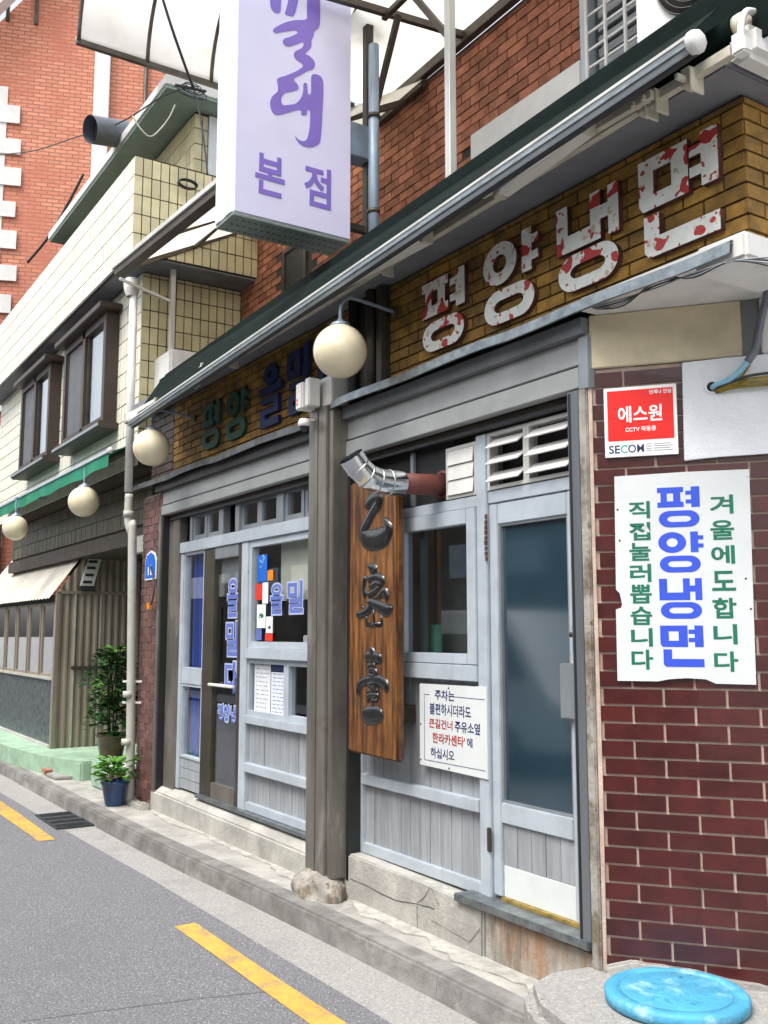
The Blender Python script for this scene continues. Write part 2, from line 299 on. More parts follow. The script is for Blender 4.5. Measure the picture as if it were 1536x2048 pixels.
def tube(name, path, r, m, parent=None, seg=8, sm=0, cap=True, M=None):
    bm = bmesh.new(); atube(bm, smooth_path(path, sm) if sm else path, r, seg, cap)
    return finish(name, bm, m, parent, M)
def bar(name, a, b, wx, wz, m, parent=None):
    """a rectangular bar from a to b"""
    a = Vector(a); b = Vector(b); d = b-a; L = d.length; q = d.to_track_quat('X', 'Z')
    bm = bmesh.new(); abox(bm, 0, L, -wx/2, wx/2, -wz/2, wz/2)
    bmesh.ops.bevel(bm, geom=bm.edges[:], offset=min(wx, wz)*.08, segments=1, affect='EDGES')
    bmesh.ops.transform(bm, matrix=Matrix.Translation(a) @ q.to_matrix().to_4x4(), verts=bm.verts)
    return finish(name, bm, m, parent)
def lathe(name, prof, loc, m, parent=None, seg=32, M=None):
    bm = bmesh.new(); rings = []
    for r, z in prof:
        rings.append([bm.verts.new((r*math.cos(2*math.pi*k/seg), r*math.sin(2*math.pi*k/seg), z)) for k in range(seg)] if r > 1e-5 else [bm.verts.new((0, 0, z))])
    for a, b in zip(rings, rings[1:]):
        if len(a) == 1 and len(b) == 1: continue
        for k in range(seg):
            if len(a) == 1: f = bm.faces.new((a[0], b[(k+1) % seg], b[k]))
            elif len(b) == 1: f = bm.faces.new((a[k], a[(k+1) % seg], b[0]))
            else: f = bm.faces.new((a[k], a[(k+1) % seg], b[(k+1) % seg], b[k]))
            f.smooth = True
    MM = Matrix.Translation(loc) @ (M or Matrix()); bmesh.ops.transform(bm, matrix=MM, verts=bm.verts)
    return finish(name, bm, m, parent)
def quad(name, pts, th, m, parent=None):
    """a sheet through four points with thickness"""
    p = [Vector(q) for q in pts]; n = (p[1]-p[0]).cross(p[3]-p[0]).normalized()*th
    bm = bmesh.new(); a = [bm.verts.new(q) for q in p]; c = [bm.verts.new(q+n) for q in p]
    bm.faces.new(a[::-1]); bm.faces.new(c); k = len(p)
    for i in range(k): bm.faces.new((a[i], a[(i+1) % k], c[(i+1) % k], c[i]))
    return finish(name, bm, m, parent)
# --- lettering: planes map (u, v, out) to the place
def frame(o, u, n):
    u = Vector(u).normalized(); n = Vector(n).normalized(); v = Vector((0, 0, 1))
    return Matrix(((u.x, v.x, n.x, o[0]), (u.y, v.y, n.y, o[1]), (u.z, v.z, n.z, o[2]), (0, 0, 0, 1)))
def front(y): return frame((0, y, 0), (1, 0, 0), (0, -1, 0))
def curve_mesh(cu):
    o = bpy.data.objects.new('tmp', cu)
    me = bpy.data.meshes.new_from_object(o); bpy.data.objects.remove(o); bpy.data.curves.remove(cu); return me
def fit(me, rect, M, name, m, parent, z=0., keep=False):
    xs = [v.co.x for v in me.vertices]; ys = [v.co.y for v in me.vertices]
    x0, x1, y0, y1 = min(xs), max(xs), min(ys), max(ys); u0, v0, u1, v1 = rect
    sx = (u1-u0)/max(x1-x0, 1e-6); sy = (v1-v0)/max(y1-y0, 1e-6)
    for v in me.vertices: v.co = M @ Vector((u0+(v.co.x-x0)*sx, v0+(v.co.y-y0)*sy, v.co.z+z))
    me.name = name; me.materials.clear()
    for k in ([m] if isinstance(m, str) else m): me.materials.append(MATS[k])
    return link(bpy.data.objects.new(name, me), parent)
def text(body, rect, M, m, parent, bold=.015, depth=.002, name='lettering', z=0.):
    c = bpy.data.curves.new('t', 'FONT'); c.body = body; c.offset = bold; c.resolution_u = 3; c.extrude = depth/2; c.fill_mode = 'BOTH'
    return fit(curve_mesh(c), rect, M, name, m, parent, z+depth/2)
def ring_letter(rings, rect, M, m, parent, depth=.03, name='letter_face', z=0., bevel=0.):
    c = bpy.data.curves.new('r', 'CURVE'); c.dimensions = '2D'; c.fill_mode = 'BOTH'; c.extrude = depth/2
    for r in rings:
        s = c.splines.new('POLY'); s.points.add(len(r)-1); s.use_cyclic_u = True
        for p, q in zip(s.points, r): p.co = (q[0], q[1], 0, 1)
    me = curve_mesh(c); u0, v0, u1, v1 = rect
    for v in me.vertices: v.co = M @ Vector((u0+v.co.x*(u1-u0), v0+v.co.y*(v1-v0), v.co.z+z+depth/2))
    me.name = name
    for k in ([m] if isinstance(m, str) else m): me.materials.append(MATS[k])
    if not isinstance(m, str):
        nz = (M.to_3x3() @ Vector((0, 0, 1)))
        for p in me.polygons: p.material_index = 0 if p.normal.dot(nz) > .7 else 1
    return link(bpy.data.objects.new(name, me), parent)
def ell(cx, cy, rx, ry, n=28): return [(cx+rx*math.cos(2*math.pi*k/n), cy+ry*math.sin(2*math.pi*k/n)) for k in range(n)]
def rrect(x0, y0, x1, y1, r, ry=None, n=7):
    ry = ry or r; o = []
    for cx, cy, a in ((x1-r, y1-ry, 0), (x0+r, y1-ry, 90), (x0+r, y0+ry, 180), (x1-r, y0+ry, 270)):
        o += [(cx+r*math.cos(R(a+90*k/n)), cy+ry*math.sin(R(a+90*k/n))) for k in range(n+1)]
    return o
def rc(x0, y0, x1, y1): return [(x0, y0), (x1, y0), (x1, y1), (x0, y1)]
OO = [rrect(.02, 0, .98, .41, .26, .205), rrect(.22, .13, .78, .28, .13, .075)]
GL_P = [[[(0, 1), (.62, 1), (.62, .87), (.55, .87), (.55, .63), (.62, .63), (.62, .5), (0, .5), (0, .63), (.08, .63), (.08, .87), (0, .87)], rc(.23, .65, .38, .85)]]
GL_YEO = [[(.8, 1), (1, 1), (1, .49), (.8, .49), (.8, .58), (.67, .58), (.67, .68), (.8, .68), (.8, .8), (.67, .8), (.67, .9), (.8, .9)]]
GLYPH = {
 'pyeong': GL_P+[GL_YEO, OO],
 'yang': [[ell(.33, .74, .33, .26), ell(.33, .74, .13, .11)], [[(.76, 1), (.94, 1), (.94, .9), (1.06, .9), (1.06, .8), (.94, .8), (.94, .7), (1.06, .7), (1.06, .6), (.94, .6), (.94, .49), (.76, .49)]], OO],
 'naeng': [[[(0, 1), (.19, 1), (.19, .65), (.56, .65), (.56, 1), (.72, 1), (.72, .82), (.84, .82), (.84, 1), (1, 1), (1, .46), (.84, .46), (.84, .67), (.72, .67), (.72, .46), (0, .46)]], OO],
 'myeon': [[[(0, 1), (.64, 1), (.64, .48), (.05, .48), (0, .55)], rc(.2, .63, .43, .86)], [[(.8, 1), (1, 1), (1, .48), (.8, .48), (.8, .6), (.66, .6), (.66, .7), (.8, .7), (.8, .8), (.66, .8), (.66, .9), (.8, .9)]], [[(.06, .42), (.26, .42), (.26, .19), (1, .19), (1, 0), (.12, 0), (.06, .06)]]],
 'eul': [[ell(.5, .84, .3, .16), ell(.5, .84, .1, .06)], [rc(0, .54, 1, .66)], [[(.12, .48), (.88, .48), (.88, .2), (.3, .2), (.3, .12), (.9, .12), (.9, 0), (.1, 0), (.1, .29), (.68, .29), (.68, .38), (.12, .38)]]],
 'mil': [[rc(0, .56, .58, .96), rc(.17, .68, .4, .84)], [rc(.74, .52, .95, 1)], [[(.12, .48), (.92, .48), (.92, .2), (.3, .2), (.3, .12), (.94, .12), (.94, 0), (.1, 0), (.1, .29), (.72, .29), (.72, .38), (.12, .38)]]],
 'dae': [[[(0, .9), (.55, .9), (.55, .75), (.2, .75), (.2, .35), (.55, .35), (.55, .2), (0, .2)]], [[(.62, 1), (.75, 1), (.75, .6), (.85, .6), (.85, 1), (1, 1), (1, 0), (.85, 0), (.85, .48), (.75, .48), (.75, .05), (.62, .05)]]],
}
def brush(name, strokes, M, m, parent, h=.012):
    """rounded carved strokes: each a list of (u, v, half width)"""
    bm = bmesh.new()
    for st in strokes:
        pts = smooth_path([Vector((u, v, wd)) for u, v, wd in st], 5); rings = []; n = len(pts)
        for i, p in enumerate(pts):
            d = pts[min(i+1, n-1)]-pts[max(i-1, 0)]; d = Vector((d.x, d.y)).normalized(); nx = Vector((-d.y, d.x)); wd = max(p.z, .0015)
            e = .5 if i in (0, n-1) else 1
            rings.append([bm.verts.new((p.x+nx.x*wd*e*math.cos(a), p.y+nx.y*wd*e*math.cos(a), h*e*math.sin(a))) for a in [math.pi*k/6 for k in range(7)]])
        for a, b in zip(rings, rings[1:]):
            for k in range(6): bm.faces.new((a[k], a[k+1], b[k+1], b[k])).smooth = True
        bm.faces.new(rings[0]); bm.faces.new(rings[-1][::-1])
    bmesh.ops.transform(bm, matrix=M, verts=bm.verts)
    return finish(name, bm, m, parent)
# --- masonry: one shared block, one object per piece
BLOCKS = {}
def block(m):
    if m not in BLOCKS:
        bm = bmesh.new(); abox(bm, 0, 1, -1, 0, 0, 1); me = bpy.data.meshes.new('masonry_block'); bmesh.ops.recalc_face_normals(bm, faces=bm.faces); bm.to_mesh(me); bm.free(); me.materials.append(MATS[m]); BLOCKS[m] = me
    return BLOCKS[m]
def masonry(parent, M, u0, u1, v0, v1, L, Hh, gap, dep, m, name, bond=.5, skip=None, limit=300, jit=.002, shift=0., joined=False):
    """pieces in local (x along, -y out, z up)"""
    cells = []; r = 0; z = v0
    while z < v1-.012:
        h = min(Hh, v1-z)-gap; x = u0-((r % 2)*bond+shift)*L
        while x < u1:
            a = max(x, u0); b = min(x+L-gap, u1)
            if b-a > .012 and not (skip and skip(a, b, z, z+h)): cells.append((a, b, z, z+h))
            x += L
        z += Hh; r += 1
    cells.sort(key=lambda c: (M @ Vector((c[0], 0, c[2]))-ORG).length)
    one = [] if joined else cells[:limit]; rest = cells if joined else cells[limit:]
    for a, b, z0, z1 in one:
        o = bpy.data.objects.new(name, block(m)); d = dep+random.uniform(-jit, jit)
        link(o, parent, M @ Matrix.Translation((a+random.uniform(-jit, jit)*.5, 0, z0)) @ Matrix.Diagonal((b-a, d, z1-z0, 1)))
    if rest:
        bm = bmesh.new()
        for a, b, z0, z1 in rest: abox(bm, a, b, -dep+random.uniform(-jit, jit), 0, z0, z1)
        stuff(finish(name+'_field', bm, m, parent, M))
    return len(cells)
ID = Matrix()
# ================================================================== SETTING
def lerp_tab(tab, x):
    if x <= tab[0][0]: return tab[0][1]
    for (a, b), (c, d) in zip(tab, tab[1:]):
        if x <= c: return b+(d-b)*(x-a)/(c-a)
    return tab[-1][1]
KERB = [(-60, -.6), (-14, -.5), (-9.2, -.475), (-7.5, -.455), (-6, -.375), (-4.5, -.325), (6, -.32)]
GUT = [(-60, -1.0), (-11.5, -.8), (-8.7, -.74), (-7, -.69), (-4.2, -.66), (6, -.66)]
yk = lambda x: lerp_tab(KERB, x); yg = lambda x: lerp_tab(GUT, x)
def sheet(name, xs, ya, yb, z, m, parent=None):
    bm = bmesh.new(); pr = None
    for x in xs:
        a = bm.verts.new((x, ya(x), z)); b = bm.verts.new((x, yb(x), z))
        if pr: bm.faces.new((pr[0], a, b, pr[1]))
        pr = (a, b)
    o = finish(name, bm, m, parent)
    if o.data.polygons[0].normal.z < 0: o.data.flip_normals()
    return o
XS_ = [-60, -30, -20, -14, -11.5, -10, -9.2, -8.2, -7.5, -7, -6.5, -6, -5.2, -4.5, -4.2, -3.5, -2, 0, 6]
struct(sheet('ground', [-400, 400], lambda x: -400, lambda x: 400, -.17, 'gutter_concrete'))
road = struct(sheet('road', XS_, lambda x: -6.2, lambda x: yg(x)-.001, -.12, 'asphalt'))
struct(sheet('gutter', XS_, yg, lambda x: yk(x)+.03, -.124, 'gutter_concrete'))
struct(sheet('pavement', XS_, lambda x: yk(x)+.1, lambda x: 1.2, -.004, 'pavement_concrete'))
kerb = thing('kerb', 'concrete kerb of long grey stones', 'kerb'); del kerb['label'], kerb['category']; kerb['kind'] = 'structure'
x = -16.
while x < .9:
    ln = 1.0; a, b = x, x+ln-.003; bm = bmesh.new()
    vs = abox(bm, a, b, 0, 1, -.16, 0)
    for v in vs: v.co.y = yk(v.co.x)+(.16 if v.co.y > .5 else (0.012 if v.co.z > -.1 else -.004))
    bmesh.ops.bevel(bm, geom=[e for e in bm.edges if all(v.co.z > -.05 for v in e.verts) and abs(e.verts[0].co.x-e.verts[1].co.x) > .5], offset=.014, segments=2, affect='EDGES')
    finish('kerb_stone', bm, 'kerb_stone', kerb); x += ln
def line_strip(name, x0, x1, y0, y1):
    xs = [x0+(x1-x0)*k/10 for k in range(11)]
    return sheet(name, xs, lambda x: y0+.02*math.sin(x*2)*.3, lambda x: y1+.02*math.sin(x*1.7)*.3, -.116, 'yellow_paint', road)
line_strip('painted_line', -5.78, -2.2, -.97, -.83); line_strip('painted_line', -12.2, -8.68, -1.07, -.92); line_strip('painted_line', -18.5, -15, -1.1, -.95)
def ground_ribbon(name, pix, z, wd, m, parent):
    pts = smooth_path([G(px, py, z) for px, py in pix], 5); bm = bmesh.new(); pr = None
    for i, p in enumerate(pts):
        d = (pts[min(i+1, len(pts)-1)]-pts[max(i-1, 0)]).normalized(); n = Vector((-d.y, d.x, 0))*wd*random.uniform(.35, .65)
        q = (bm.verts.new(p+n), bm.verts.new(p-n))
        if pr: bm.faces.new((pr[0], pr[1], q[1], q[0]))
        pr = q
    o = finish(name, bm, m, parent)
    return o
ground_ribbon('tar_seam', [(45, 2043), (170, 2026), (296, 2010), (410, 1996), (538, 1983), (575, 1978)], -.1185, .006, 'asphalt_seam', road)
grate = thing('drain_grate', 'black iron drain grate set in the gutter beside the kerb', 'drain grate', (-9.5, -.63, -.12))
boxes('grate_frame', [(-9.9, -9.1, -.81, -.79, -.124, -.108), (-9.9, -9.1, -.475, -.455, -.124, -.108), (-9.9, -9.88, -.79, -.475, -.124, -.108), (-9.12, -9.1, -.79, -.475, -.124, -.108)], 'iron', grate)
box('drain_pit', -9.88, -9.12, -.79, -.475, -.123, -.1195, 'black', grate)
for k in range(16): box('grate_bar', -9.87+k*.0465, -9.852+k*.0465, -.79, -.475, -.119, -.111, 'iron', grate)
for k in range(3): box('cross_bar', -9.7+k*.19, -9.675+k*.19, -.79, -.475, -.113, -.1085, 'galvanised', grate)
pv = [o for o in COL.objects if o.name == 'pavement'][0]
def patch(pts, z, m='base_concrete'):
    o = slab('cement_smear', pts, -.004, z, m, None, .003); o.parent = pv; return o
for a, b, w_ in ((-8.9, -7.6, .1), (-7.7, -6.3, .07), (-6.4, -5.75, .12), (-5.3, -4.4, .16), (-4.5, -3.6, .2), (-3.7, -3.3, .17)):
    n_ = 9; e_ = [(a+(b-a)*k/n_, -w_*(.55+random.uniform(0, .5))*math.sin(math.pi*(k+.6)/(n_+1.2))-.005) for k in range(n_+1)]
    patch([(a, .02)]+e_+[(b, .02)], random.uniform(.003, .009), random.choice(['base_concrete', 'pavement_light']))
# ================================================================== RESTAURANT BUILDING
B = thing('restaurant_building', 'one storey restaurant front with yellow brick band and two aluminium shop bays', 'building', (-5.6, .3, 0))
# --- shell and dim rooms behind the glass
box('floor_slab', -8.9, -3.3, .16, 3.2, 0, .24, 'interior', B)
box('back_wall', -8.9, -2.5, 3.2, 3.4, 0, 3.6, 'interior', B)
box('ceiling', -8.9, -3.2, .37, 3.2, 2.74, 2.8, 'interior', B)
box('side_wall', -9.05, -8.9, .16, 3.2, 0, 3.1, 'interior', B); box('partition', -5.66, -5.52, .16, 3.2, 0, 2.8, 'interior', B)
wallY = box('upper_wall', -9.35, -2.36, .062, 3.2, 3.09, 3.795, 'dark_mortar', B); box('lintel', -9.35, -3.22, .064, 3.2, 2.96, 3.088, 'dark_mortar', B)
MF = Matrix.Translation((0, .062, 0))
n1 = masonry(wallY, MF, -4.97, -2.349, 3.155, 3.79, .21, .067, .011, .013, 'yellow_brick', 'brick', skip=lambda a, b, z0, z1: False)
masonry(wallY, MF, -8.74, -5.45, 3.085, 3.79, .21, .067, .011, .013, 'yellow_brick', 'brick', shift=.3)
masonry(wallY, MF, -9.34, -8.75, 3.085, 3.79, .23, .078, .01, .013, 'pier_dark', 'glazed_tile')
MR = Matrix.Translation((-2.36, 0, 0)) @ Matrix.Rotation(R(90), 4, 'Z')
masonry(wallY, MR, .049, 1.4, 3.155, 3.79, .21, .067, .011, .013, 'yellow_brick', 'brick', shift=.45)
# white roof slab, awning shade painted in as grey, lit end left white
roof = box('roof_slab', -9.4, -2.26, -.16, 3.4, 3.798, 3.865, 'slab_shade_grey', B, .008)
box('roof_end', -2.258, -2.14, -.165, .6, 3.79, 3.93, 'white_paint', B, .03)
# lower white slab and corner
box('lower_slab', -3.18, -2.27, -.085, 2.6, 3.088, 3.148, 'white_paint', B, .012)
box('slab_end', -2.5, -2.255, -.1, .3, 3.04, 3.15, 'white_paint', B, .014)
# ledges
def ledge(x0, x1, tw, zt, sag, parent, mt):
    xs = [x0+(x1-x0)*k/14 for k in range(15)]; bm = bmesh.new(); pr = None
    for i, xx in enumerate(xs):
        dz = sag*math.sin(i*1.3)+random.uniform(-.003, .003)
        q = [bm.verts.new(p) for p in ((xx, .06, zt+.045+dz*.3), (xx, -tw, zt+dz), (xx, -tw-.004, zt-.05+dz), (xx, -tw+.006, zt-.052+dz), (xx, -tw+.012, zt-.012+dz), (xx, .06, zt+.03+dz*.3))]
        if pr:
            for k in range(5): bm.faces.new((pr[k], q[k], q[k+1], pr[k+1]))
        pr = q
    return finish('ledge_flashing', bm, mt, parent)
ledge(-5.42, -2.31, .12, 3.118, .004, B, 'galvanised')
ledge(-9.6, -5.70, .1, 3.062, .007, B, 'ledge_dark')
box('ledge_fascia', -5.4, -3.2, -.045, .06, 3.0, 3.075, 'soffit_grey', B); box('ledge_fascia', -8.95, -5.7, -.05, .06, 2.945, 3.02, 'rubber', B)
# shutter boxes
def shutter(x0, x1, z0, zg, z1, nm):
    s = box('shutter_box', x0, x1, 0, .36, zg+.006, z1, 'shutter_box', B, .004)
    box('shutter_lip', x0, x1, -.012, .05, z0, zg-.006, 'shutter_box', s, .004)
    box('shadow_gap', x0+.01, x1-.01, .006, .05, zg-.006, zg+.006, 'black', s)
    for k in range(4): box('shutter_slat', x0+.04, x1-.04, .06+.004*(k % 2), .085, z0-.03+k*.03, z0-.005+k*.03, 'dark_frame', s)
    box('bottom_rail', x0+.04, x1-.04, .05, .09, z0-.052, z0-.033, 'rubber', s)
shutter(-5.43, -3.255, 2.755, 2.862, 2.998, 'r'); shutter(-8.86, -5.71, 2.72, 2.812, 2.945, 'l')
box('shutter_end_post', -3.253, -3.185, -.02, .1, 2.74, 3.0, 'alu', B, .004)
# --- concrete plinths
pr_ = prism('plinth', [(-5.5, -.1), (-4.05, -.1), (-4.05, .243), (-4.6, .25), (-5.5, .262)], 0, .3, 'base_concrete', B, bev=.012)
prism('plinth', [(-4.048, -.1), (-3.2, -.1), (-3.2, .225), (-4.048, .235)], .012, .3, 'rust_concrete', B, bev=.01)
bm = bmesh.new(); pf = [bm.verts.new(v) for v in ((-8.98, 0, -.1), (-8.98, 0, .175), (-8.98, .07, .225), (-8.98, .3, .24), (-8.98, .3, -.1))]; pb = [bm.verts.new((-5.66, v.co.y, v.co.z-(.02 if v.co.z > 0 and v.co.y < .05 else 0))) for v in pf]
bm.faces.new(pf); bm.faces.new(pb[::-1])
for k in range(5): bm.faces.new((pf[k], pb[k], pb[(k+1) % 5], pf[(k+1) % 5]))
bmesh.ops.bevel(bm, geom=bm.edges[:], offset=.012, segments=2, affect='EDGES', clamp_overlap=True); finish('plinth', bm, 'base_concrete', B)
prism('plinth_repair', [(-4.5, .08), (-4.15, .05), (-4.06, .14), (-4.08, .19), (-4.3, .2), (-4.45, .16)], -.004, .01, 'base_concrete', B, bev=.003)
def wall_crack(pix, y, wd):
    pts = smooth_path([W(px, py, y) for px, py in pix], 4); bm = bmesh.new(); pr = None
    for i, p in enumerate(pts):
        d = (pts[min(i+1, len(pts)-1)]-pts[max(i-1, 0)]).normalized(); n = Vector((-d.z, 0, d.x))*wd*random.uniform(.3, .7); j = Vector((0, 0, random.uniform(-.003, .003)))
        q = (bm.verts.new(p+n+j), bm.verts.new(p-n+j))
        if pr: bm.faces.new((pr[0], pr[1], q[1], q[0]))
        pr = q
    finish('crack', bm, 'crack', pr_)
wall_crack([(700, 1757), (740, 1775), (790, 1800), (834, 1808), (880, 1822), (925, 1845)], -.0025, .0045)
wall_crack([(834, 1808), (834, 1838), (835, 1862)], -.0022, .0035); wall_crack([(834, 1806), (850, 1792), (860, 1773)], -.002, .0035); wall_crack([(862, 1776), (872, 1800), (882, 1820)], -.0018, .003)
# --- chamfered corner of dark red tiles
CH = R(38.6); MC = Matrix.Translation((-3.2, 0, 0)) @ Matrix.Rotation(CH, 4, 'Z')
cw = box('corner_wall', 0, 1.12, .012, .25, .0, 2.83, 'pale_mortar', B, M=MC)
cov = [(.405, .765, 2.38, 2.825), (.07, .375, 2.42, 2.72), (.1, .64, 1.44, 2.30)]
def behind(a, b, z0, z1): return any(a > c[0] and b < c[1] and z0 > c[2] and z1 < c[3] for c in cov)
masonry(cw, MC @ Matrix.Translation((0, .012, 0)), .004, 1.12, .02, 2.828, .262, .0757, .0105, .009, 'red_tile', 'glazed_tile', skip=behind, jit=.0012, shift=.42)
box('render_panel', .004, .668, -.008, .012, 2.832, 3.086, 'cream_render', B, .004, M=MC); box('render_panel', .67, .745, -.004, .012, 2.832, 3.086, 'soffit_grey', B, M=MC)
box('corner_column', .747, 1.1, -.02, .2, 2.832, 3.086, 'white_paint', B, .006, M=MC)
prism('mortar_edge', [(-.006, .02), (.008, .02), (.012, 1.0), (.007, 2.0), (.01, 2.83), (-.008, 2.83)], -.006, .02, 'pale_mortar', B, M=MC)
prism('mortar_lump', [(.0, .2), (.12, .235), (.24, .215), (.36, .222), (.5, .195), (.62, .19), (.75, .17), (.75, .12), (.0, .12)], -.03, .008, 'pavement_concrete', B, M=MC, bev=.01)
# jamb right of the door
box('door_jamb', -3.262, -3.208, -.018, .2, .0, 2.75, 'stained_concrete', B, .006)
gd = box('shutter_guide', -3.345, -3.265, -.01, .1, .24, 2.75, 'guide_steel', B, .004); box('guide_slot', -3.335, -3.32, -.012, -.01, .26, 2.74, 'black', gd)
box('door_sill', -4.25, -3.27, -.03, .17, .238, .276, 'galvanised', B, .004)
# --- the steel clad post between the bays
post = box('post', -5.70, -5.575, -.13, .03, .115, 3.10, 'brown_steel', B, .006)
box('post_panel', -5.572, -5.46, -.128, .03, .115, 3.095, 'brown_steel', post, .006); box('post_panel', -5.457, -5.405, -.11, .03, .115, 3.06, 'brown_steel', post, .005)
box('post_cap', -5.64, -5.43, -.11, .02, 3.1, 3.3, 'steel_pale', post, .006)
box('guide_slot', -5.403, -5.375, .0, .09, .1, 2.75, 'black', post); box('post_jamb', -5.52, -5.40, .03, .15, .2, 2.75, 'brown_steel', post, .005)
# dark recess with drain pipes above the ledge
rec = box('recess', -5.44, -4.98, .035, .06, 3.09, 3.795, 'dark_frame', B)
for xx, mm in ((-5.34, 'rubber'), (-5.12, 'steel_brown')): tube('drain_pipe', [(xx, -.0, 3.12), (xx, -.0, 3.79)], .035, mm, rec)
box('recess_trim', -5.04, -4.985, -.01, .03, 3.1, 3.79, 'dark_frame', rec)
# --- right bay: window, slatted panels, louvers
def rail(x0, x1, z0, z1, m='alu_paint', y0=.088, y1=.155, nm='rail', par=None, bev=.004): return box(nm, x0, x1, y0, y1, z0, z1, m, par or B, bev)
rail(-5.43, -5.362, .262, 2.7, nm='stile'); rail(-4.165, -4.078, .262, 2.69, nm='mullion', y0=.082)
rail(-5.36, -4.167, 2.302, 2.366, y0=.094); rail(-4.076, -3.348, 2.306, 2.372, y0=.094); rail(-5.36, -4.167, 1.358, 1.445, y0=.07); rail(-5.36, -4.167, .68, .745, y0=.076); rail(-5.36, -4.167, .262, .325, y0=.092)
rail(-3.40, -3.348, .28, 2.7, nm='stile')
def slats(x0, x1, z0, z1, n, par, m='slat_paint', y=.118):
    d = (x1-x0)/n
    for k in range(n):
        bm = bmesh.new(); abox(bm, x0+k*d+.002, x0+(k+1)*d-.002, y+random.uniform(0, .003), y+.03, z0, z1)
        finish('slat', bm, m, par)
    box('slat_backing', x0, x1, y+.031, y+.04, z0, z1, 'dark_frame', par)
sp1 = box('panel', -5.36, -4.167, .16, .17, .325, 1.358, 'interior', B)
slats(-5.36, -4.167, .326, .679, 12, sp1); slats(-5.36, -4.167, .746, 1.357, 12, sp1)
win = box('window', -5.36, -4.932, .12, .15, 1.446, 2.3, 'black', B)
for k in range(5): box('grille_bar', -5.02+k*.02, -5.012+k*.02, .11, .118, 1.5, 2.2, 'dark_frame', win)
rail(-4.93, -4.86, 1.447, 2.3, y0=.075, y1=.14, nm='sash_stile', par=win); rail(-4.25, -4.168, 1.447, 2.3, y0=.075, y1=.14, nm='sash_stile', par=win)
rail(-4.858, -4.252, 2.215, 2.3, y0=.077, y1=.14, nm='sash_rail', par=win); rail(-4.858, -4.252, 1.447, 1.505, y0=.077, y1=.14, nm='sash_rail', par=win)
rail(-4.76, -4.715, 1.505, 2.215, y0=.12, y1=.15, nm='inner_stile', par=win, m='alu'); box('glass_pane', -4.858, -4.252, .105, .11, 1.505, 2.215, 'glass_dim', win)
box('sill_board', -4.86, -4.25, .15, .33, 1.44, 1.5, 'alu_paint', win); box('inner_screen', -4.95, -4.2, .36, .38, 1.44, 2.4, 'inner_board', win)
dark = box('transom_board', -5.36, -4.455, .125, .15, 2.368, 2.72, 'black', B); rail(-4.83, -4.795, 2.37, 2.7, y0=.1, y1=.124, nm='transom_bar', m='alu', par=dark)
def louver(x0, x1, z0, z1, opened):
    l = boxes('louver_window', [(x0, x0+.022, .09, .15, z0, z1), (x1-.022, x1, .09, .15, z0, z1), (x0+.022, x1-.022, .09, .15, z0, z0+.02), (x0+.022, x1-.022, .09, .15, z1-.02, z1)], 'steel_pale', B)
    box('louver_backing', x0, x1, .2, .21, z0, z1, 'black', l); h = (z1-z0-.04)/3
    for k in range(3):
        zc = z0+.02+h*(k+.5)
        M = Matrix.Translation(((x0+x1)/2, .09, zc)) @ Matrix.Rotation(R(-52 if opened else -6)+random.uniform(-.06, .06), 4, 'X')
        box('louver_slat', -(x1-x0)/2+.026, (x1-x0)/2-.026, -.006, .0, -h*.5, h*.47, 'white_paint', l, M=M)
louver(-4.45, -4.168, 2.37, 2.665, False); louver(-4.075, -3.758, 2.378, 2.69, True); louver(-3.756, -3.40, 2.378, 2.69, True)
# --- the door
D = box('door', -4.074, -4.008, .098, .145, .29, 2.302, 'alu_paint', B, .004)
box('door_stile', -3.478, -3.402, .098, .145, .29, 2.302, 'alu_paint', D, .004); box('door_rail', -4.006, -3.48, .1, .145, 2.19, 2.302, 'alu_paint', D, .004)
box('door_rail', -4.006, -3.48, .096, .145, .655, .755, 'alu_paint', D, .004); box('kick_panel', -4.006, -3.48, .11, .14, .29, .445, 'kick_panel', D, .003)
box('door_pane', -4.006, -3.48, .126, .132, .755, 2.19, 'door_film', D); slats(-4.006, -3.48, .447, .653, 5, D, y=.112)
boxes('glazing_bead', [(-4.006, -3.994, .108, .126, .755, 2.19), (-3.492, -3.48, .108, .126, .755, 2.19), (-3.994, -3.492, .108, .126, .755, .767), (-3.994, -3.492, .108, .126, 2.178, 2.19)], 'alu', D)
box('push_plate', -3.515, -3.405, .062, .097, 1.215, 1.475, 'alu', D, .006)
lk = box('lock', -3.455, -3.415, .085, .098, 1.53, 1.66, 'chrome', D, .008); lathe('cylinder', [(0, 0), (.012, 0), (.012, .02), (0, .02)], (-3.435, .085, 1.61), 'dark_frame', lk, 12, Matrix.Rotation(R(90), 4, 'X'))
for k in range(9): box('rust_scab', -4.088+random.uniform(-.004, .004), -4.07, .076, .083, 2.0+k*.028, 2.018+k*.028+random.uniform(0, .008), 'rust_side', D)
for z in (.5,): box('hinge', -4.096, -4.066, .072, .084, z, z+.12, 'dark_frame', D, .003)
box('brass_strip', -4.0, -3.41, .085, .13, .277, .292, 'brass_tape', D)
